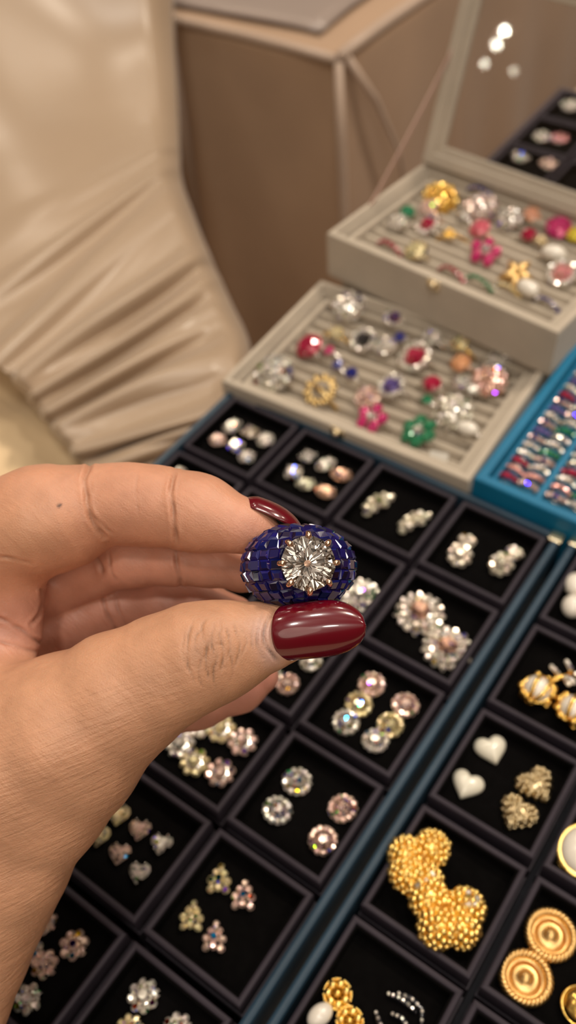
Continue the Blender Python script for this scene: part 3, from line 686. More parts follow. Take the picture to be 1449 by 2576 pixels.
def twig():
    p = atz(1010, 2530, ZF+1); t = thing('black_spray_brooch', 'black enamel spray with small diamonds at the bottom edge', 'brooch', (p[0], p[1], ZF))
    blk = mat('black_enamel', (.012, .012, .016), .12, 0, .6, var=(100, .1), Coat_Weight=.6); m = MB(); s = MB(); rnd = random.Random(3)
    def px(x, y): q = atz(x, y, ZF+1.2); return (q[0]-p[0], q[1]-p[1], 1.2)
    for pts in (((975, 2500), (1000, 2508), (1025, 2525), (1048, 2548)), ((1000, 2498), (1035, 2512), (1062, 2540), (1060, 2590)), ((945, 2545), (955, 2575), (975, 2600)), ((985, 2550), (1010, 2560), (1030, 2590))):
        P = [px(*q) for q in pts]; m.tube(P, [.8, .9, .9, .5][:len(P)], 8)
        for a, b in zip(P[:-1], P[1:]):
            for f in (.1, .55): small_stone(s, (a[0]*(1-f)+b[0]*f, a[1]*(1-f)+b[1]*f, 1.9), .55, rnd, WH, .05)
    m.build('enamel', blk, t, smooth=True); s.build('stones', stone, t, colour=True)
twig()
# --- far tray clusters
g = 'diamond clusters in the far tray'
item('cluster', 1435, 268, 28, 'diamond cluster farthest away at the upper right edge', 'earring', g, pts=fl, name='diamond_cluster')
item('cluster', 1362, 346, 24, 'bright white cluster, left of the red-and-white pair far away', 'earring', g, pts=fl, name='diamond_cluster')
item('cluster', 1408, 350, 24, 'red and white cluster, right of its far pair', 'earring', g, pts=fl, base=(.8, .35, .35), name='diamond_cluster')
item('cluster', 1310, 395, 27, 'silvery cluster at the left just above the lid bar', 'earring', g, pts=fl, name='diamond_cluster')
item('cluster', 1382, 414, 27, 'pinkish cluster just above the lid bar', 'earring', g, pts=fl, base=PK, name='diamond_cluster')

# ------------------------------------------------------------------ finger rings in the beige boxes
def band(m, Rr, w, n=26, tilt=0.0, full=True):
    A = np.linspace(0, 2*PI, n, False)
    m.tube([(Rr*math.cos(a), 0, -Rr+Rr*math.sin(a)) for a in A], w, 8, True)
def fring(x, y, r, label, head='halo', base=WH, metal=silver, group='rings in the lower beige box', z=-1.5, rz=None, cen=None, fire=.1, name='gemstone_ring', tilt=.35):
    """finger ring stuck upright in the padding, its head leaning to the viewer"""
    p = atz(x, y, z+3); R_ = r*depth_of(p)/F*1.08; rnd = random.Random(int(x*3+y*11))
    rz_ = rnd.uniform(-.5, .5) if rz is None else rz
    t = thing(name, label, 'ring', (p[0], p[1], z+3), 0, group, rot=(tilt+rnd.uniform(-.1, .1), rnd.uniform(-.2, .2), rz_))
    m = MB(); band(m, 8.2, .8 if head != 'wreath' else 1.0); m.build('band', metal, t, smooth=True)
    m = MB(); c = cen or base; deep = base if base in (WH, YE, PK) else WH
    if head == 'halo':
        n = 13
        for i in range(n): a = 2*PI*i/n; small_stone(m, (R_*.8*math.cos(a), R_*.8*math.sin(a), .5), R_*.24, rnd, deep, fire)
        m.build('halo', stone, t, colour=True); m = MB(); facet(m, 'cushion', R_*.62, R_*.35, (0, 0, .9), rnd, c, .02 if c != WH else .2, n=12); m.build('centre_stone', cstone if c not in (WH,) else stone, t, colour=True)
    elif head == 'solo':
        facet(m, 'round', R_, R_*.4, (0, 0, .9), rnd, c, fire if c in (WH, YE, PK) else .0, n=12); m.build('centre_stone', stone if c in (WH, YE, PK) else cstone, t, colour=True)
        m = MB()
        for i in range(4): a = PI/4+PI/2*i; m.tube([(0, 0, -1.5), (R_*.95*math.cos(a), R_*.95*math.sin(a), .6), (R_*.85*math.cos(a), R_*.85*math.sin(a), R_*.35+.8)], [.5, .35, .3], 6)
        m.build('prongs', metal, t, smooth=True)
    elif head == 'dome':
        for k in range(4):
            q = [1, .75, .45, .1][k]; n = [12, 9, 5, 1][k]
            for i in range(n): a = 2*PI*(i+.5*k)/n; small_stone(m, (R_*q*math.cos(a), R_*q*math.sin(a), .6+R_*.5*(1-q*q)), R_*.25, rnd, base, fire)
        m.build('stones', stone, t, colour=True); m = MB(); m.ball((0, 0, .2), R_*.95, 16, 8, (1, 1, .5)); m.build('dome', metal, t, smooth=True)
    elif head == 'flower':
        n = 6 if base != MG else 5
        for i in range(n):
            a = 2*PI*i/n+.3; M = place((R_*.62*math.cos(a), R_*.62*math.sin(a), .8), (math.cos(a)*.3, math.sin(a)*.3, 1))
            k = MB(); facet(k, 'oval', R_*.40, R_*.2, rnd=rnd, base=base, fire=.0, n=10, rz=0); V = k.v[0] @ M[:3, :3].T*1+M[:3, 3]; m.add(V, k.f, k.c)
        m.build('petals', cstone, t, colour=True); m = MB(); facet(m, 'round', R_*.3, R_*.2, (0, 0, 1.8), rnd, WH, .2, n=10); m.build('centre_stone', stone, t, colour=True)
    elif head == 'half':                      # half eternity: a row of stones along the top of the hoop
        for i in range(8): a = PI*(.14+.72*i/7); M = place((8.6*math.cos(a), 0, -8.2+8.6*math.sin(a)), (math.cos(a), 0, math.sin(a))); k = MB(); small_stone(k, (0, 0, .3), 1.35, rnd, base, fire if base in (WH, YE, PK) else 0); m.add(k.v[0] @ M[:3, :3].T+M[:3, 3], k.f, k.c)
        m.build('stones', stone if base in (WH, YE, PK) else cstone, t, colour=True)
    elif head == 'wreath':
        for i in range(10): a = 2*PI*i/10; m.tube([(R_*.85*math.cos(a), R_*.85*math.sin(a), .6), (R_*.6*math.cos(a+.45), R_*.6*math.sin(a+.45), 1.5), (R_*.95*math.cos(a+.7), R_*.95*math.sin(a+.7), 1.2)], [.8, .9, .5], 7); m.ball((R_*.9*math.cos(a+.3), R_*.9*math.sin(a+.3), 1.2), R_*.15, 8, 6)
        m.build('wreath', metal, t, smooth=True)
    elif head == 'star':
        for i in range(5): a = 2*PI*i/5+.2; m.tube([(0, 0, .8), (R_*.5*math.cos(a), R_*.5*math.sin(a), 1.4), (R_*1.05*math.cos(a), R_*1.05*math.sin(a), .8)], [R_*.3, R_*.32, R_*.08], 8)
        m.build('flower_head', metal, t, smooth=True)
    elif head == 'pearl':
        m.ball((0, 0, R_*.5), R_, 18, 12, (1.25, .8, .7)); m.build('pearl', pearlm, t, smooth=True)
    return t
G1 = 'rings in the lower beige box'; G2 = 'rings in the upper beige box'
BK = (.012, .01, .012); PE = (.9, .42, .2)
for a in ((880, 772, 34, 'pale diamond dome ring in the far left corner of the lower box', 'dome'), (992, 800, 26, 'silver ring with a dark purple stone near the back wall', 'halo', (.10, .03, .12)),
          (845, 842, 20, 'gold ring with a small diamond, back left behind the red one', 'solo', YE, gold), (778, 872, 34, 'silver ring with a glowing round ruby at the left', 'solo', RU),
          (828, 884, 14, 'tiny ruby ring right of the glowing round ruby', 'solo', MG), (914, 856, 34, 'silver halo ring with an oval black stone', 'halo', BK),
          (969, 872, 22, 'diamond ring with a vivid green glint', 'dome'), (1006, 850, 14, 'small dark blue stone ring behind the square ruby', 'solo', BL),
          (1044, 898, 42, 'halo ring with a square ruby in the middle of the box', 'halo', RU), (1085, 850, 20, 'small diamond ring behind the square ruby halo', 'dome'),
          (1158, 866, 22, 'yellow stone ring towards the back right', 'solo', YE, gold), (1160, 914, 24, 'peach stone ring in front of the yellow one', 'solo', PE, rgold),
          (1268, 880, 32, 'tall diamond dome ring at the far right back', 'dome'), (1240, 920, 28, 'large bright round diamond ring above the rose ring', 'solo', WH),
          (1232, 960, 34, 'broad rose gold ring at the right', 'dome', (.85, .52, .42), rgold), (688, 942, 44, 'wide white diamond dome ring at the front left', 'dome', (.8, .76, .66)),
          (808, 984, 42, 'open yellow gold wreath ring at the front', 'wreath', YE, mat('soft_gold', (.85, .64, .30), .35, 1, var=(200, .06))), (850, 920, 15, 'dark blue square stone ring behind the gold wreath', 'solo', BL),
          (884, 940, 16, 'dark blue stone ring just right of the other dark blue one', 'solo', BL), (985, 972, 36, 'diamond halo ring with a violet and white flash in the middle', 'halo', (.12, .08, .3)),
          (925, 1002, 26, 'rose gold diamond ring behind the pink flower', 'dome', PK, rgold), (935, 1053, 42, 'hot pink flower ring at the front', 'flower', MG),
          (1087, 966, 22, 'small bright ruby ring right of the violet halo', 'solo', RU), (1075, 1008, 15, 'small square emerald ring behind the green flower', 'solo', GR),
          (1163, 964, 22, 'oval white diamond ring left of the rose gold ring', 'solo', WH), (1188, 982, 16, 'small lilac diamond ring below the oval diamond', 'solo', WH),
          (1053, 1086, 46, 'green flower ring with diamonds at the front', 'flower', GR), (1140, 1038, 42, 'triangular diamond spray ring at the front right', 'dome', (.8, .74, .62)),
          (1178, 1084, 22, 'white pearl ring at the front right', 'pearl')):
    fring(*a[:4], *a[4:5], **({'base': a[5]} if len(a) > 5 and a[5] in (WH, YE, PK, MG, GR, (.85, .52, .42), (.8, .76, .66), (.8, .74, .62)) and a[4] != 'solo' else {}), **({'cen': a[5]} if len(a) > 5 else {}), **({'metal': a[6]} if len(a) > 6 else {}), group=G1)
Z2 = 23.0; AM = (.9, .5, .08)
for a in ((1108, 500, 36, 'large amber-yellow dome ring at the back left', 'dome', (.9, .55, .1), gold), (1025, 535, 18, 'dark green stone ring at the left', 'solo', GR),
          (1002, 562, 20, 'small sparkling diamond ring at the far left', 'dome'), (1076, 566, 30, 'silver halo ring with a pear ruby', 'halo', RU),
          (1078, 522, 20, 'rose gold diamond ring between the amber dome and ruby', 'dome', PK, rgold), (1130, 592, 18, 'plain yellow gold ring right of the pear ruby', 'star', YE, gold),
          (1210, 524, 34, 'pinkish diamond rosette ring at the back middle', 'dome', (.8, .62, .55)), (1208, 576, 26, 'pink stone ring in a gold mount', 'solo', (.75, .15, .2), rgold),
          (1220, 634, 42, 'large hot pink ring with rainbow glints in the middle', 'flower', MG), (1282, 552, 28, 'white diamond ring at the back right', 'dome'),
          (1342, 542, 24, 'rose gold stone ring behind the small dark ruby', 'solo', (.85, .4, .25), rgold), (1408, 574, 34, 'large magenta ring at the right edge', 'solo', MG),
          (1330, 592, 18, 'small dark ruby ring left of the magenta one', 'solo', RU), (1300, 692, 40, 'matte gold star-shaped flower ring at the front right', 'star', YE, mat('soft_gold2', (.85, .58, .25), .4, 1, var=(200, .06))),
          (1330, 732, 24, 'white elongated pearl ring at the front right', 'pearl'), (1414, 688, 38, 'multicoloured dark halo ring at the right edge', 'halo', (.8, .3, .3)),
          (1392, 645, 24, 'white drop ring above the multicoloured halo', 'pearl'), (1360, 608, 18, 'antique gold leaf ring at the right', 'star', YE, dg),
          (1168, 545, 14, 'tiny white diamond ring in the middle back', 'solo', WH), (1448, 592, 22, 'yellow stone ring cut by the right edge', 'solo', (.9, .7, .05), gold),
          (1048, 632, 28, 'yellow stone ring between two ruby half bands', 'solo', YE, pgold)):
    fring(*a[:4], *a[4:5], **({'base': a[5]} if len(a) > 5 and a[4] in ('dome', 'flower') else {}), **({'cen': a[5]} if len(a) > 5 else {}), **({'metal': a[6]} if len(a) > 6 else {}), group=G2, z=Z2-1)
for x, y, l, b, rz in ((975, 612, 'ruby half-eternity band nearest the left front corner', RU, -.25), (1130, 676, 'ruby half-eternity band left of the green one', RU, -.25), (1200, 700, 'green half-eternity band at the front', GR, -.25),
                   (1278, 722, 'pale yellow half-eternity band below the gold star', YE, -.25), (1378, 758, 'dark blue half-eternity band at the front right', BL, -.35), (1215, 478, 'silver hoop ring with blue stones standing at the back', BL, .0)):
    fring(x, y, 25, l, 'half', base=b, metal=silver if b != YE else gold, group=G2, z=Z2-1.5 if y > 500 else Z2+4, rz=rz, name='eternity_ring', tilt=.15)
# small white price tag at the front of the lower box
p = atz(1105, 1140, 2.0); t = thing('price_tag', 'small folded white tag at the front right corner of the lower box', 'tag', (p[0], p[1], -1.6), .3)
m = MB(); m.add([(-4, -2.5, 0), (4, -2.5, 0), (4, 2.5, 0), (-4, 2.5, 0), (-4, 0, 4.5), (4, 0, 4.5), (-4, -2.1, 0), (4, -2.1, 0), (4, 2.1, 0), (-4, 2.1, 0), (-4, 0, 4.1), (4, 0, 4.1)],
                [(0, 1, 5, 4), (2, 3, 4, 5), (6, 10, 11, 7), (8, 11, 10, 9), (0, 4, 10, 6), (3, 9, 10, 4), (1, 7, 11, 5), (2, 5, 11, 8), (0, 6, 7, 1), (3, 2, 8, 9)]); m.build('folded_card', tagm, t)
# --- rows of rings in the blue tray
cols = [RU, WH, PK, (.75, .25, .2), GR, WH, (.16, .12, .4), WH, (.8, .4, .35)]
cn = {0: 'ruby', 1: 'white diamond', 2: 'pale pink', 3: 'coral red', 4: 'green', 5: 'white diamond', 6: 'violet-blue', 7: 'white diamond', 8: 'salmon'}
rnd = random.Random(11)
ring_protos = {}
sx = [10.0, 19.2, 31.5, 40.7]
nm = ['blue tray strip nearest the beige box', 'second blue tray strip', 'third blue tray strip', 'fourth blue tray strip']
pat = [[0, 8, 0, 5, 1, 2, 6, 2, 1, 6, 2, 0, 5, 6, 1, 0, 2, 1], [2, 8, 1, 2, 4, 1, 7, 4, 5, 2, 1, 6, 4, 5, 2, 1, 4, 2], [2, 8, 1, 0, 5, 1, 0, 7, 8, 5, 4, 1, 4, 7, 2, 1, 4, 5], [1, 4, 7, 4, 1, 5, 4, 2, 7, 4, 1, 5, 8, 1, 4, 2, 1, 7]]
for s in range(4):
    for k in range(18):
        c = pat[s][k]; key = c
        x = TX+sx[s]; y = TY+11.0+k*5.2
        t = thing('stone_set_ring', '%s band ring, %s, %s' % (cn[c], nm[s], 'near the front' if k < 6 else ('halfway back' if k < 12 else 'towards the back')), 'ring', (x, y, 4.4), 0, 'band rings in the blue tray', rot=(rnd.uniform(.1, .5), rnd.uniform(-.1, .1), rnd.uniform(-.12, .12)))
        if key not in ring_protos:
            m = MB(); m.tube([(4.0*math.cos(a), 0, -3.6+4.0*math.sin(a)) for a in np.linspace(0, 2*PI, 20, False)], .75, 7, True); o1 = m.build('band', silver, t, smooth=True)
            m = MB()
            for i in range(5): a = PI*(.2+.6*i/4); small_stone(m, (4.3*math.cos(a), 0, -3.6+4.5*math.sin(a)), 1.35 if i != 2 else 1.7, rnd, cols[c], .15 if c in (1, 2, 5, 7) else .0)
            o2 = m.build('stones', stone if c in (1, 2, 5, 7, 8) else cstone, t, colour=True); ring_protos[key] = (o1, o2)
        else:
            for o in ring_protos[key]: q = o.copy(); COL.objects.link(q); q.parent = t
# ------------------------------------------------------------------ the held ring
RC = pxd(752, 1425, 198.0)                    # base centre of the dome, camera space
def cdir(v): v = np.asarray(v, float); return v/np.linalg.norm(v)
rz_c = cdir((.20, -.13, -1)); rx_c = cdir(np.cross((0, 1, 0), rz_c)); rx_c = rx_c if rx_c[0] > 0 else -rx_c; ry_c = cdir(np.cross(rz_c, rx_c)); ry_c = ry_c if ry_c[1] < 0 else -ry_c
RW = cam2w(RC)
def rl(P):                                    # ring-local mm (x right, y up, z to viewer) -> world mm relative to RW
    P = np.asarray(P, float).reshape(-1, 3); return (P[:, :1]*rx_c+P[:, 1:2]*ry_c+P[:, 2:]*rz_c) @ R
def held_ring():
    t = thing('cocktail_ring', 'blue sapphire dome ring with a large round diamond, held between thumb and index finger', 'ring', RW)
    rnd = random.Random(9); a_, b_, c_ = 12.75, 9.15, 8.6
    def S(al, be, k=1.0):
        al = math.radians(al); be = math.radians(be)
        x = a_*math.sin(al)*math.cos(be)**.92; y = b_*math.sin(be); z = c_*math.cos(al)*math.cos(be)
        return np.array([x*k, y*k, z*k])
    def build(mb, name, m_, par=t, **kw): mb.v = [rl(v) for v in mb.v]; return fix(mb.build(name, m_, par, **kw))
    # dome body
    m = MB(); V = []; na, nb = 90, 66
    for i in range(nb+1):
        be = -88+176*i/nb
        for j in range(na+1):
            q = S(-112+224*j/na, be, .955); rr = math.hypot(q[0], q[1])
            if rr < 5.3 and q[2] > 0: q[2] -= (1-rr/5.3)*5.0+.9
            V.append(q)
    m.add(V, [(i*(na+1)+j, i*(na+1)+j+1, (i+1)*(na+1)+j+1, (i+1)*(na+1)+j) for i in range(nb) for j in range(na)])
    build(m, 'dome_setting', mat('blue_black_setting', (.004, .006, .05), .3, .3, var=(300, .1)), smooth=True)
    # invisible-set princess-cut sapphires
    m = MB(); D = np.array([0, 0, c_]); rows = 11; edges = np.linspace(-80, 80, rows+1)
    for i in range(rows):
        b0, b1 = edges[i], edges[i+1]; bm_ = math.radians((b0+b1)/2)
        n = max(4, int(round(16*math.cos(bm_)**.8))); da = 200/n; off = (i % 2)*.0+rnd.uniform(-.3, .3)
        for j in range(n):
            a0 = -100+(j+off*.5)*da; a1 = a0+da; cc = S((a0+a1)/2, (b0+b1)/2)
            if np.hypot(cc[0], cc[1]) < 5.0 and cc[2] > 0: continue
            g = .012
            q = [S(a0+da*g, b0+(b1-b0)*g), S(a1-da*g, b0+(b1-b0)*g), S(a1-da*g, b1-(b1-b0)*g), S(a0+da*g, b1-(b1-b0)*g)]
            nrm = np.cross(q[1]-q[0], q[3]-q[0]); nrm /= np.linalg.norm(nrm); nrm *= np.sign(nrm@cc)
            cen = sum(q)/4; ax = rnd.uniform(-.24, .24); ay = rnd.uniform(-.24, .24); u = (q[1]-q[0]); u /= np.linalg.norm(u); v = np.cross(nrm, u)
            sk = rnd.uniform(.45, .86); tb_ = []
            for p in q:
                w = (p-cen)*sk; tb_.append(cen+w+nrm*(.42+ax*(w@u)+ay*(w@v)))
            low = [p-nrm*.55 for p in q]
            b = lambda: tuple(np.array((.002, .006, .085))*rnd.uniform(.15, 1.5)+np.array((rnd.uniform(0, .012), 0, 0)))
            m.add(q+tb_+low, [(4, 5, 6, 7), (0, 1, 5, 4), (1, 2, 6, 5), (2, 3, 7, 6), (3, 0, 4, 7), (8, 9, 1, 0), (9, 10, 2, 1), (10, 11, 3, 2), (11, 8, 0, 3)], [b() for _ in range(9)])
    build(m, 'sapphire_pave', sapph, colour=True)
    # shank
    m = MB(); V = []; n = 48; prof = [(0, -2.6), (.9, -2.3), (1.2, 0), (.9, 2.3), (0, 2.6), (-.5, 0)]
    for i in range(n):
        a = 2*PI*i/n; w = .75+.55*max(0, math.sin(a))
        for dr, y in prof: V.append(((9.6+dr)*math.cos(a), y*w, -5.0+(9.0+dr)*math.sin(a)))
    m.add(V, [(i*6+k, i*6+(k+1) % 6, ((i+1) % n)*6+(k+1) % 6, ((i+1) % n)*6+k) for i in range(n) for k in range(6)])
    build(m, 'shank', rgold, smooth=True)
    # gold collet and prongs
    zg = c_+1.0; Rd = 5.85
    m = MB(); m.tube([(4.6*math.cos(a), 4.6*math.sin(a), zg-1.9) for a in np.linspace(0, 2*PI, 40, False)], .4, 8, True)
    build(m, 'collet', rgold, smooth=True)
    for k in range(8):
        a = PI/2+k*PI/4; ca_, sa_ = math.cos(a), math.sin(a); m = MB()
        pts = [(r*ca_, r*sa_, z) for r, z in ((4.6, zg-2.4), (5.8, zg-.9), (6.35, zg+.15), (6.25, zg+.85), (5.75, zg+1.2), (5.2, zg+1.2))]
        m.tube(pts, [.6, .55, .55, .6, .56, .34], 10); m.ball((5.75*ca_, 5.75*sa_, zg+1.1), .68, 12, 8)
        for s in (-1, 1): m.tube([(5.9*ca_-s*.35*sa_, 5.9*sa_+s*.35*ca_, zg+.3), (5.5*ca_-s*.3*sa_, 5.5*sa_+s*.3*ca_, zg+1.35), (5.0*ca_, 5.0*sa_, zg+1.2)], [.28, .3, .2], 8)
        build(m, 'prong', rgold, smooth=True)
    # round brilliant
    m = MB(); V = []; n = 8
    def P_(r, a, z): V.append((r*Rd*math.cos(a), r*Rd*math.sin(a), zg+z*Rd)); return len(V)-1
    o = PI/16
    tbl = [P_(.56, 2*PI*i/n+o, .30) for i in range(n)]
    kit = [P_(.80, 2*PI*(i+.5)/n+o, .185) for i in range(n)]
    gir = [P_(1, 2*PI*i/(2*n)+o, .03) for i in range(2*n)]
    gib = [P_(1, 2*PI*i/(2*n)+o, -.03) for i in range(2*n)]
    low = [P_(.24, 2*PI*(i+.5)/n+o, -.70) for i in range(n)]
    cul = P_(0, 0, -.86); ctr = P_(0, 0, .30)
    Fs = []
    for i in range(n):
        j = (i+1) % n; g0, g1, g2 = 2*i, 2*i+1, (2*i+2) % (2*n)
        Fs += [(ctr, tbl[i], tbl[j]), (tbl[i], kit[i], tbl[j]), (kit[i], gir[g0], gir[g1]), (kit[i], gir[g1], gir[g2]), (tbl[i], gir[g0], kit[i]), (tbl[j], kit[i], gir[g2])]
        Fs += [(gib[g0], low[i], gib[g1]), (gib[g1], low[i], gib[g2]), (gib[g2], low[i], cul, low[(i+1) % n])]
    for i in range(2*n): j = (i+1) % (2*n); Fs.append((gir[i], gib[i], gib[j], gir[j]))
    m.add(V, Fs); build(m, 'diamond', diam)
held_ring()

# ------------------------------------------------------------------ the hand
def chain(*p): return [(pxd(x, y, d), r*d/F) for x, y, d, r in p]
GRP = {
 'thumb': (5.0, [chain((775, 1594, 195, 46), (715, 1597, 195, 66), (655, 1606, 195.5, 84), (560, 1632, 196, 118), (500, 1650, 197, 133), (400, 1694, 199, 142), (300, 1750, 201, 160), (170, 1840, 203, 185), (20, 1930, 206, 200), (-250, 2080, 214, 240)),
                 chain((330, 1775, 203, 120), (200, 1905, 206, 150), (110, 2020, 208, 155), (20, 2140, 210, 160), (-110, 2320, 216, 180), (-330, 2600, 226, 230)),
                 chain((150, 1800, 208, 150), (0, 1870, 210, 185), (-200, 2000, 218, 230)),
                 chain((40, 2180, 214, 120), (-60, 2400, 220, 130), (-180, 2640, 226, 160)),
                 chain((60, 1990, 214, 150), (-100, 2180, 218, 170), (-260, 2400, 226, 200))]),
 'index': (3.0, [chain((684, 1350, 203, 30), (652, 1338, 204, 46), (610, 1322, 205, 66), (520, 1297, 207, 89), (478, 1287, 208, 94), (437, 1277, 209, 88), (392, 1272, 210, 97), (320, 1269, 211, 100), (262, 1268, 212, 97), (222, 1278, 213, 97), (178, 1296, 213, 124), (100, 1312, 213, 136), (-20, 1352, 216, 137), (-140, 1410, 222, 155), (-300, 1520, 228, 190))]),
 'middle': (3.0, [chain((662, 1440, 221, 40), (610, 1430, 221, 54), (520, 1412, 222, 64), (440, 1402, 223, 68), (330, 1400, 225, 74), (235, 1424, 231, 74), (120, 1470, 237, 88), (-100, 1560, 242, 140))]),
 'ring': (3.0, [chain((590, 1545, 234, 45), (500, 1520, 236, 62), (400, 1515, 238, 66), (270, 1530, 240, 72), (190, 1560, 241, 78), (60, 1600, 243, 110), (-120, 1680, 246, 160))]),
 'little': (3.0, [chain((655, 1700, 236, 44), (600, 1728, 236, 62), (500, 1758, 237, 72), (400, 1775, 238, 76), (280, 1770, 240, 80), (120, 1740, 243, 110), (-100, 1780, 247, 160))]),
 'palm': (8.0, [chain((-50, 1640, 232, 120), (-180, 1640, 234, 190), (-300, 1850, 236, 260)), chain((34, 1508, 219, 70), (-60, 1500, 222, 100)), chain((55, 1610, 219, 48), (-20, 1650, 218, 70), (-120, 1750, 220, 140)), chain((-260, 2200, 228, 220), (-420, 2700, 232, 260))]),
}
def smin(a, b, k):
    h = np.maximum(k-np.abs(a-b), 0)/k; return np.minimum(a, b)-h*h*k*.25
def sd_chain(P, ch):
    best = None
    for (a, ra), (b, rb) in zip(ch[:-1], ch[1:]):
        ba = (b-a).astype(np.float32); pa = P-a.astype(np.float32); h = np.clip((pa@ba)/(ba@ba), 0, 1)
        d = np.linalg.norm(pa-h[:, None]*ba, axis=1)-(ra+(rb-ra)*h)
        best = d if best is None else smin(best, d, 2.5)
    return best
def sd_groups(P):
    out = {}
    for k, (kk, chs) in GRP.items():
        d = None
        for ch in chs:
            e = sd_chain(P, ch); d = e if d is None else smin(d, e, kk)
        out[k] = d
    return out
def sd_hand(P):
    g = sd_groups(P)
    f = smin(smin(g['index'], g['middle'], 1.6), smin(g['ring'], g['little'], 1.6), 1.6)
    d = smin(f, g['palm'], 9.0)
    x = P[:, 0]/P[:, 2]*F+CX
    kt = np.clip((260-x)/260, 0, 1)*9+1.0              # the thumb joins the palm only at its root
    return smin(d, g['thumb'], kt)
def surface_nets(lo, hi, h):
    n = np.ceil((hi-lo)/h).astype(int)+1; c = 4
    nc = (n//c)+2
    ax = [lo[i]+np.arange(nc[i])*h*c for i in range(3)]
    G = np.stack(np.meshgrid(*ax, indexing='ij'), -1).reshape(-1, 3).astype(np.float32)
    dc = sd_hand(G).reshape(nc)
    n = (nc-1)*c+1
    Ff = np.repeat(np.repeat(np.repeat(dc[:-1, :-1, :-1], c, 0), c, 1), c, 2)
    Ff = np.pad(Ff, ((0, 1),)*3, mode='edge').astype(np.float32)
    act = np.argwhere(np.abs(Ff) < h*c*2.4)
    P = (lo+act*h).astype(np.float32); vals = np.empty(len(P), np.float32)
    for i in range(0, len(P), 400000): vals[i:i+400000] = sd_hand(P[i:i+400000])
    Ff[tuple(act.T)] = vals
    S = Ff < 0
    cell = np.zeros(np.array(S.shape)-1, bool)
    s0 = S[:-1, :-1, :-1]
    for dx in (0, 1):
        for dy in (0, 1):
            for dz in (0, 1):
                cell |= S[dx:dx+S.shape[0]-1, dy:dy+S.shape[1]-1, dz:dz+S.shape[2]-1] != s0
    idx = np.argwhere(cell); ids = -np.ones(cell.shape, np.int64); ids[tuple(idx.T)] = np.arange(len(idx))
    acc = np.zeros((len(idx), 3)); cnt = np.zeros(len(idx))
    corners = [(x, y, z) for x in (0, 1) for y in (0, 1) for z in (0, 1)]
    for a in corners:
        for ax_ in range(3):
            if a[ax_]: continue
            b = list(a); b[ax_] = 1
            va = Ff[tuple((idx+a).T)]; vb = Ff[tuple((idx+b).T)]; m = (va < 0) != (vb < 0)
            t = np.where(m, va/(va-vb+1e-12), 0); p = np.tile(np.array(a, float), (len(idx), 1)); p[:, ax_] += t
            acc[m] += p[m]; cnt[m] += 1
    V = lo+(idx+acc/cnt[:, None])*h
    Fs = []
    for ax_ in range(3):
        u, v = (ax_+1) % 3, (ax_+2) % 3
        sl0 = [slice(None)]*3; sl1 = [slice(None)]*3; sl0[ax_] = slice(0, -1); sl1[ax_] = slice(1, None)
        e = S[tuple(sl0)] != S[tuple(sl1)]; q = np.argwhere(e)
        q = q[(q[:, u] > 0) & (q[:, v] > 0) & (q[:, u] < S.shape[u]-1) & (q[:, v] < S.shape[v]-1)]
        o = np.zeros(3, int); du = o.copy(); du[u] = 1; dv = o.copy(); dv[v] = 1
        f = np.stack([ids[tuple((q-du-dv).T)], ids[tuple((q-dv).T)], ids[tuple(q.T)], ids[tuple((q-du).T)]], 1)
        flip = ~S[tuple(q.T)]; f[flip] = f[flip][:, ::-1]; Fs.append(f)
    return V, np.concatenate(Fs)
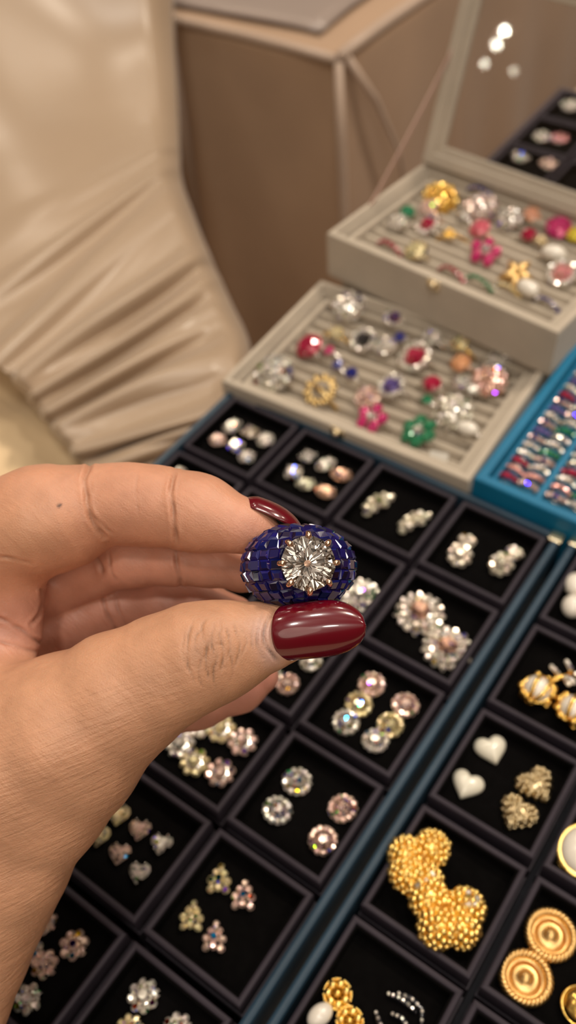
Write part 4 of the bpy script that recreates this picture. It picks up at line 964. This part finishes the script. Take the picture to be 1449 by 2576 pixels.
CREASES = [  # group, width mm, depth mm, pixels
 ('index', .55, .75, [(228, 1160), (214, 1200), (216, 1240), (222, 1280), (238, 1322), (262, 1350)]), ('index', .35, .3, [(228, 1285), (250, 1315), (284, 1345)]),
 ('index', .5, .7, [(440, 1182), (431, 1230), (434, 1290), (440, 1340), (444, 1372)]), ('index', .3, .15, [(452, 1195), (446, 1250), (450, 1310)]),
 ('index', .35, .2, [(232, 1175), (228, 1215), (232, 1250)]), ('index', .3, .12, [(350, 1180), (343, 1240), (350, 1300)]),
 ('index', .4, .3, [(-10, 1398), (40, 1408), (80, 1420)]),
 ('middle', .5, .6, [(440, 1350), (443, 1400), (455, 1480)]), ('middle', .5, .6, [(222, 1370), (245, 1410), (262, 1450)]), ('middle', .4, .3, [(270, 1380), (278, 1430), (290, 1460)]),
 ('ring', .5, .6, [(256, 1455), (258, 1500), (272, 1550), (300, 1600)]), ('ring', .4, .3, [(290, 1480), (296, 1530), (320, 1580)]),
 ('little', .4, .3, [(470, 1690), (480, 1760), (470, 1840)]),
 ('thumb', .24, 0.14, [(469, 1585), (463, 1609), (459, 1632), (463, 1656), (471, 1680)]),
 ('thumb', .24, 0.30, [(490, 1560), (474, 1600), (471, 1641), (475, 1682), (491, 1722)]),
 ('thumb', .24, 0.24, [(508, 1580), (493, 1598), (489, 1615), (493, 1632), (507, 1650)]),
 ('thumb', .24, 0.26, [(511, 1650), (503, 1670), (499, 1690), (502, 1710), (513, 1730)]),
 ('thumb', .24, 0.26, [(521, 1555), (508, 1571), (507, 1588), (510, 1604), (519, 1620)]),
 ('thumb', .24, 0.40, [(526, 1610), (521, 1636), (516, 1661), (520, 1686), (530, 1712)]),
 ('thumb', .24, 0.34, [(539, 1570), (535, 1590), (532, 1610), (535, 1630), (538, 1650)]),
 ('thumb', .24, 0.36, [(545, 1640), (542, 1664), (537, 1688), (539, 1711), (542, 1735)]),
 ('thumb', .24, 0.28, [(554, 1558), (554, 1571), (556, 1584), (553, 1597), (552, 1610)]),
 ('thumb', .24, 0.34, [(556, 1600), (559, 1622), (561, 1645), (560, 1668), (558, 1690)]),
 ('thumb', .24, 0.26, [(569, 1575), (575, 1596), (577, 1618), (576, 1639), (569, 1660)]),
 ('thumb', .24, 0.24, [(574, 1640), (584, 1659), (587, 1678), (584, 1696), (575, 1715)]),
 ('thumb', .24, 0.22, [(589, 1570), (597, 1600), (603, 1630), (598, 1660), (587, 1690)]),
 ('thumb', .24, 0.14, [(602, 1575), (615, 1596), (620, 1618), (612, 1639), (605, 1660)]),
 ('thumb', .22, .16, [(505, 1630), (520, 1636), (534, 1630)]),
 ('thumb', .22, .16, [(528, 1648), (542, 1655), (556, 1650)]),
 ('thumb', .22, .16, [(518, 1672), (532, 1678), (545, 1672)]),
 ('thumb', .22, .16, [(540, 1622), (552, 1618), (566, 1624)]),
 ('thumb', .22, .16, [(548, 1676), (560, 1682), (574, 1676)]),
 ('thumb', .22, .16, [(560, 1640), (574, 1636), (586, 1640)]),
 ('thumb', .4, .5, [(690, 1535), (668, 1565), (664, 1600), (674, 1635), (706, 1668)]), ('thumb', .35, .25, [(662, 1545), (648, 1580), (648, 1620), (660, 1655)]), ('thumb', .3, .2, [(640, 1560), (632, 1600), (640, 1640)]),
 ('palm', .6, .7, [(-20, 1395), (30, 1430), (80, 1450), (110, 1452)]), ('palm', .5, .6, [(100, 1440), (108, 1490), (102, 1540), (80, 1570)]),
 ('palm', .5, .5, [(-20, 1545), (40, 1575), (90, 1608), (140, 1640)]), ('palm', .4, .3, [(-20, 1610), (40, 1625), (110, 1645)]),
]
def seg_dist(px, pts):
    best = np.full(len(px), 1e9)
    for a, b in zip(pts[:-1], pts[1:]):
        a = np.array(a, float); b = np.array(b, float); ba = b-a; h = np.clip(((px-a)@ba)/(ba@ba), 0, 1)
        best = np.minimum(best, np.hypot(*(px-a-h[:, None]*ba).T))
    return best
def catmull(pts, k=5):
    P = [np.array(p, float) for p in pts]; out = []
    for i in range(len(P)-1):
        p0, p1, p2, p3 = P[max(i-1, 0)], P[i], P[i+1], P[min(i+2, len(P)-1)]
        for j in range(k): u = j/k; out.append(.5*((2*p1)+(-p0+p2)*u+(2*p0-5*p1+4*p2-p3)*u*u+(-p0+3*p1-3*p2+p3)*u**3))
    return out+[P[-1]]
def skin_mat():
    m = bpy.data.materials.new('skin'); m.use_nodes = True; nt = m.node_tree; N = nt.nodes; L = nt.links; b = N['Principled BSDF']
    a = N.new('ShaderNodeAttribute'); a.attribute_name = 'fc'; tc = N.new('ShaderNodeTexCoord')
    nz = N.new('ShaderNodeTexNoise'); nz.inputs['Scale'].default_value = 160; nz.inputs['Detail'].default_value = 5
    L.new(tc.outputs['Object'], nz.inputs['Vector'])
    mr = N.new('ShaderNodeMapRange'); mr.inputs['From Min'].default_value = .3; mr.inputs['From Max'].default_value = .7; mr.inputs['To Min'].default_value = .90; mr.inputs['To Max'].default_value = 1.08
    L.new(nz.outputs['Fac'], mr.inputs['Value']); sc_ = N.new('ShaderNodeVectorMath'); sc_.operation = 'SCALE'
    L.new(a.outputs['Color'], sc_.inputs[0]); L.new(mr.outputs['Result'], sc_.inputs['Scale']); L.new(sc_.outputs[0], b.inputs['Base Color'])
    b.inputs['Roughness'].default_value = .44; b.inputs['Specular IOR Level'].default_value = .42
    b.inputs['Subsurface Weight'].default_value = .22; b.inputs['Subsurface Radius'].default_value = (1, .35, .18); b.inputs['Subsurface Scale'].default_value = .0022
    # fine skin texture: cells and stretched wrinkles
    vo = N.new('ShaderNodeTexVoronoi'); vo.feature = 'DISTANCE_TO_EDGE'; vo.inputs['Scale'].default_value = 1500; L.new(tc.outputs['Object'], vo.inputs['Vector'])
    mp = N.new('ShaderNodeMapping'); mp.inputs['Rotation'].default_value = (.5, .3, .9); mp.inputs['Scale'].default_value = (1, 4.5, 1.5); L.new(tc.outputs['Object'], mp.inputs['Vector'])
    n2 = N.new('ShaderNodeTexNoise'); n2.inputs['Scale'].default_value = 210; n2.inputs['Detail'].default_value = 3; L.new(mp.outputs[0], n2.inputs['Vector'])
    b1 = N.new('ShaderNodeBump'); b1.inputs['Strength'].default_value = .5; b1.inputs['Distance'].default_value = .00015; L.new(vo.outputs['Distance'], b1.inputs['Height'])
    b2 = N.new('ShaderNodeBump'); b2.inputs['Strength'].default_value = .5; b2.inputs['Distance'].default_value = .0003; L.new(n2.outputs['Fac'], b2.inputs['Height']); L.new(b1.outputs[0], b2.inputs['Normal'])
    along = .93*R[0]-.36*R[1]; across = .36*R[0]+.93*R[1]; cb_ = N.new('ShaderNodeCombineXYZ')
    for k, (vec, f) in enumerate(((along, 130), (across, 1100), (R[2], 260))):
        dt = N.new('ShaderNodeVectorMath'); dt.operation = 'DOT_PRODUCT'; dt.inputs[1].default_value = tuple(vec*f); L.new(tc.outputs['Object'], dt.inputs[0]); L.new(dt.outputs['Value'], cb_.inputs[k])
    n3 = N.new('ShaderNodeTexNoise'); n3.inputs['Scale'].default_value = 1.0; n3.inputs['Detail'].default_value = 3; n3.inputs['Distortion'].default_value = .35; L.new(cb_.outputs[0], n3.inputs['Vector'])
    aw = N.new('ShaderNodeAttribute'); aw.attribute_name = 'wr'; ml = N.new('ShaderNodeMath'); ml.operation = 'MULTIPLY'; L.new(n3.outputs['Fac'], ml.inputs[0]); L.new(aw.outputs['Fac'], ml.inputs[1])
    b3 = N.new('ShaderNodeBump'); b3.inputs['Strength'].default_value = .6; b3.inputs['Distance'].default_value = .0005; L.new(ml.outputs[0], b3.inputs['Height']); L.new(b2.outputs[0], b3.inputs['Normal'])
    L.new(b3.outputs[0], b.inputs['Normal']); return m
def hand():
    lo = pxd(-420, 1120, 215); lo[2] = 172; hi = np.array([16.0, 150, 285])
    lo[1] = -22
    V, Q = surface_nets(lo, hi, HRES)
    # pinned normals from the field
    e = .25; Vf = V.astype(np.float32)
    def fld(P): return np.concatenate([sd_hand(P[i:i+300000]) for i in range(0, len(P), 300000)])
    Nn = np.stack([fld(Vf+np.float32([e if k == a else 0 for k in range(3)]))-fld(Vf-np.float32([e if k == a else 0 for k in range(3)])) for a in range(3)], 1)
    Nn /= np.linalg.norm(Nn, axis=1)[:, None]+1e-9
    g = sd_groups(Vf); names = list(g); D = np.stack([g[k] for k in names], 1); who = D.argmin(1)
    px = np.stack([V[:, 0]/V[:, 2]*F+CX, V[:, 1]/V[:, 2]*F+CY], 1)
    w = np.exp(-(D-D.min(1)[:, None])/2.5); w /= w.sum(1)[:, None]
    base = {'thumb': (.57, .30, .18), 'index': (.60, .295, .185), 'middle': (.57, .27, .185), 'ring': (.54, .25, .175), 'little': (.57, .26, .185), 'palm': (.57, .275, .195)}
    C = sum(w[:, i:i+1]*np.array(base[k]) for i, k in enumerate(names))
    def patch(x, y, r, col, k, grp=None):
        nonlocal C
        m = np.exp(-((px[:, 0]-x)**2+(px[:, 1]-y)**2)/r**2)*k
        if grp: m = m*(who == names.index(grp))
        m = m[:, None]; C = C*(1-m)+np.array(col)*.87*m
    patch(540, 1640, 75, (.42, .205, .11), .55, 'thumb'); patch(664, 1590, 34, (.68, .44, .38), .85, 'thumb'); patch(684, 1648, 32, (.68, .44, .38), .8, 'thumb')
    patch(640, 1345, 75, (.66, .30, .22), .6, 'index'); patch(640, 1700, 90, (.62, .27, .22), .6, 'little'); patch(330, 1300, 90, (.64, .31, .20), .4, 'index'); patch(60, 1330, 120, (.62, .33, .18), .5, 'index')
    patch(148, 1273, 5, (.03, .012, .01), .95, 'index'); patch(153, 1270, 3, (.03, .012, .01), .8, 'index')
    off = np.zeros(len(V))
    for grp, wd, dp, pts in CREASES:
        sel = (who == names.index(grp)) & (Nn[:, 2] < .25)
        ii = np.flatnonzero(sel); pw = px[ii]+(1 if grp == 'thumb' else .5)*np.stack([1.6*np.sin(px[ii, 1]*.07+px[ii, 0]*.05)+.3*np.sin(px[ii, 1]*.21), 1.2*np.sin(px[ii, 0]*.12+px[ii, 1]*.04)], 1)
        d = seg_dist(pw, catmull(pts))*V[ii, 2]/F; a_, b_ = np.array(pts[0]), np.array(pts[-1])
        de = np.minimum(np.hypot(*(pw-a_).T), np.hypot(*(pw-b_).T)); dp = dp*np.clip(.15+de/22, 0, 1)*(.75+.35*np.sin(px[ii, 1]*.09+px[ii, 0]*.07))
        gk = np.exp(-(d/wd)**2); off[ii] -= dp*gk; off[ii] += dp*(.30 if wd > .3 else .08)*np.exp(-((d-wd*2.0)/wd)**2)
        C[ii] *= (1-(.42 if grp == 'thumb' else .24)*np.exp(-(d/(wd*.9))**2)*np.minimum(1, dp*2.6))[:, None]      # shade painted into the skin colour along creases, with some knuckle pigment
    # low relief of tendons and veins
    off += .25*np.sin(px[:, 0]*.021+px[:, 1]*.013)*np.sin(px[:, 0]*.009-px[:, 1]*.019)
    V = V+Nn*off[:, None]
    Vw = cam2w(V)
    org = cam2w(pxd(100, 1700, 215)); 
    me = bpy.data.meshes.new('hand'); me.from_pydata(((Vw-org)/1000).tolist(), [], Q.tolist()); me.update()
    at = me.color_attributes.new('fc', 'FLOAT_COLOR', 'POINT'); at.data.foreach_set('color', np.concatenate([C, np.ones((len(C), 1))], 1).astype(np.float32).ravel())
    wr = me.attributes.new('wr', 'FLOAT', 'POINT'); wv = w[:, names.index('thumb')]*np.clip((620-px[:, 0])/160, 0, 1)*(.35+.65*np.clip((px[:, 1]-1600)/350, 0, 1)); wr.data.foreach_set('value', wv.astype(np.float32))
    me.polygons.foreach_set('use_smooth', [True]*len(me.polygons)); me.materials.append(skin_mat())
    o = bpy.data.objects.new('hand', me); COL.objects.link(o); o.location = W(org)
    tag(o, 'left hand with long dark red nails holding the blue ring above the trays', 'hand')
    # thumb nail
    def nail(name, fn, ns, nt_, label):
        m = MB(); Vn = []
        for a in range(ns+1):
            for b in range(nt_+1): Vn.append(cam2w(fn(a/ns, -1+2*b/nt_))-org)
        m.add(Vn, [(a*(nt_+1)+b, a*(nt_+1)+b+1, (a+1)*(nt_+1)+b+1, (a+1)*(nt_+1)+b) for a in range(ns) for b in range(nt_)])
        q = m.build(name, nailm, o, smooth=True); s = q.modifiers.new('thickness', 'SOLIDIFY'); s.thickness = .0005; s.offset = 0; q['label'] = label
        return q
    def tn(s, t):
        c0 = np.array([702., 1595.]); c1 = np.array([919., 1574.]); ax = (c1-c0)/np.linalg.norm(c1-c0); up = np.array([ax[1], -ax[0]])
        L_ = np.linalg.norm(c1-c0); st = -18+30*t*t*(1-s); al = st+(L_-st)*s
        u = min(1, max(0, (al/L_-.36)/.64)); wd = 70*(1-u**3.0)**.52*(1-.05*(1-s)**3)+.5
        sag = 7*math.sin(PI*min(1, max(0, al/L_)))
        p = c0+ax*al+up*(wd*math.sin(t*1.25)/math.sin(1.25))+up*sag*.4
        wm = wd*187/F; d = 186.8+wm*1.0*(1-math.cos(t*1.25))+1.6*(al/L_)**2+.9*(1-s)**8
        return pxd(p[0], p[1], d)
    nail('thumbnail', tn, 40, 28, 'long almond thumbnail in glossy dark red polish')
    def inl(s, t):
        c0 = np.array([604., 1264.]); c1 = np.array([758., 1336.]); ax = (c1-c0)/np.linalg.norm(c1-c0); up = np.array([ax[1], -ax[0]])
        p = c0+(c1-c0)*s; arch = 8*math.sin(PI*s); wd = 5.0*(1-max(0, (s-.45)/.55)**2.4)**.6*min(1, s/.22+.05)**.5+.05; a = t*1.25
        d = 205.5-1.5*s-wd*math.sin(a)
        q = p+up*(arch+ (wd*.84*(math.cos(a)-.45))*F/205)
        return pxd(q[0], q[1], d)
    nail('index_nail', inl, 30, 22, 'index fingernail in dark red polish seen edge-on')
HRES = .38
hand()
WORLD = .27; LAMP = .62
# ------------------------------------------------------------------ light: warm ceiling spots
w = bpy.data.worlds.new('room'); sc.world = w; w.use_nodes = True
nt = w.node_tree; N = nt.nodes; L = nt.links; bg = N['Background']
tc = N.new('ShaderNodeTexCoord'); nz = N.new('ShaderNodeTexNoise'); nz.inputs['Scale'].default_value = 2.6; nz.inputs['Detail'].default_value = 3
L.new(tc.outputs['Generated'], nz.inputs['Vector'])
cr = N.new('ShaderNodeValToRGB'); L.new(nz.outputs['Fac'], cr.inputs['Fac']); e = cr.color_ramp.elements
e[0].position = .38; e[0].color = (.07, .052, .04, 1); e[1].position = .50; e[1].color = (.46, .37, .29, 1)
x = e.new(.62); x.color = (.85, .71, .56, 1); x = e.new(.70); x.color = (1.3, 1.12, .95, 1)
sx = N.new('ShaderNodeSeparateXYZ'); L.new(tc.outputs['Generated'], sx.inputs[0])
mr = N.new('ShaderNodeMapRange'); mr.inputs['From Min'].default_value = .1; mr.inputs['From Max'].default_value = .95; mr.inputs['To Min'].default_value = .5; mr.inputs['To Max'].default_value = 2.9
L.new(sx.outputs['Z'], mr.inputs['Value']); vm = N.new('ShaderNodeVectorMath'); vm.operation = 'SCALE'; L.new(cr.outputs[0], vm.inputs[0]); L.new(mr.outputs[0], vm.inputs['Scale'])
L.new(vm.outputs[0], bg.inputs['Color']); bg.inputs['Strength'].default_value = WORLD
def lamp(x, y, z, size, power, col, name='ceiling_light'):
    l = bpy.data.lights.new(name, 'AREA'); l.shape = 'DISK'; l.size = size; l.energy = power*LAMP; l.color = col
    o = bpy.data.objects.new(name, l); COL.objects.link(o); o.location = W((x, y, z))
    d = Vector((0, 50, 0))-Vector((x, y, z)); o.rotation_euler = d.to_track_quat('-Z', 'Y').to_euler(); return o
WARM = (1, .86, .70); NEU = (1, .93, .84)
for x, y, s, p, c in ((450, 1000, .2, 26, WARM), (-700, 900, .2, 8, WARM), (1300, 500, .2, 6, WARM), (350, -600, .2, 12, NEU), (-900, -100, .2, 5, WARM), (1500, -900, .2, 6, NEU), (-300, 1900, .2, 8, WARM), (150, 250, .16, 9, NEU), (-1600, 1300, .2, 5, WARM), (900, 1700, .2, 6, WARM)):
    lamp(x, y, 1850, s, p, c)
lamp(900, -1500, 1500, 1.4, 14, WARM, 'broad_disc_light')  # broad warm disc light behind and above the camera; no window modelled
# chandelier bulbs: the glints on the open glass lid come from them
th = math.radians(71); rzb = math.radians(-5.9); fwd = np.array([-math.sin(rzb), math.cos(rzb), 0])
gn = -math.sin(th)*fwd+math.cos(th)*np.array([0, 0, 1.0]); H0 = B2P+84.5*fwd
for k, (x, y, s, pw) in enumerate(((1272, 78, .014, .22), (1252, 112, .014, .10), (1222, 160, .012, .03), (1295, 178, .012, .012))):
    d = ray(x, y); q = CAM+d*((H0-CAM)@gn)/(d@gn); rr = d-2*(d@gn)*gn; rr /= np.linalg.norm(rr); P = q+rr*1500
    o = lamp(P[0], P[1], P[2], s, pw, (1, .95, .75), 'chandelier_bulb'); o.rotation_euler = Vector(tuple(-rr)).to_track_quat('-Z', 'Y').to_euler()
# ------------------------------------------------------------------ camera
cd = bpy.data.cameras.new('camera'); cam = bpy.data.objects.new('camera', cd); COL.objects.link(cam)
Mw = Matrix.Identity(4)
for i in range(3): Mw[i][0] = R[0, i]; Mw[i][1] = -R[1, i]; Mw[i][2] = -R[2, i]
Mw.translation = W(CAM); cam.matrix_world = Mw
cd.sensor_fit = 'VERTICAL'; cd.sensor_height = 36; cd.sensor_width = 36; cd.lens = F/2576*36; cd.clip_start = .01; cd.clip_end = 20
cd.dof.use_dof = True; cd.dof.focus_distance = .190; cd.dof.aperture_fstop = cd.lens/2.8
sc.camera = cam
sc.view_settings.view_transform = 'Standard'; sc.view_settings.look = 'None'; sc.view_settings.gamma = 1; sc.view_settings.exposure = 0.0; sc.view_settings.use_curve_mapping = False
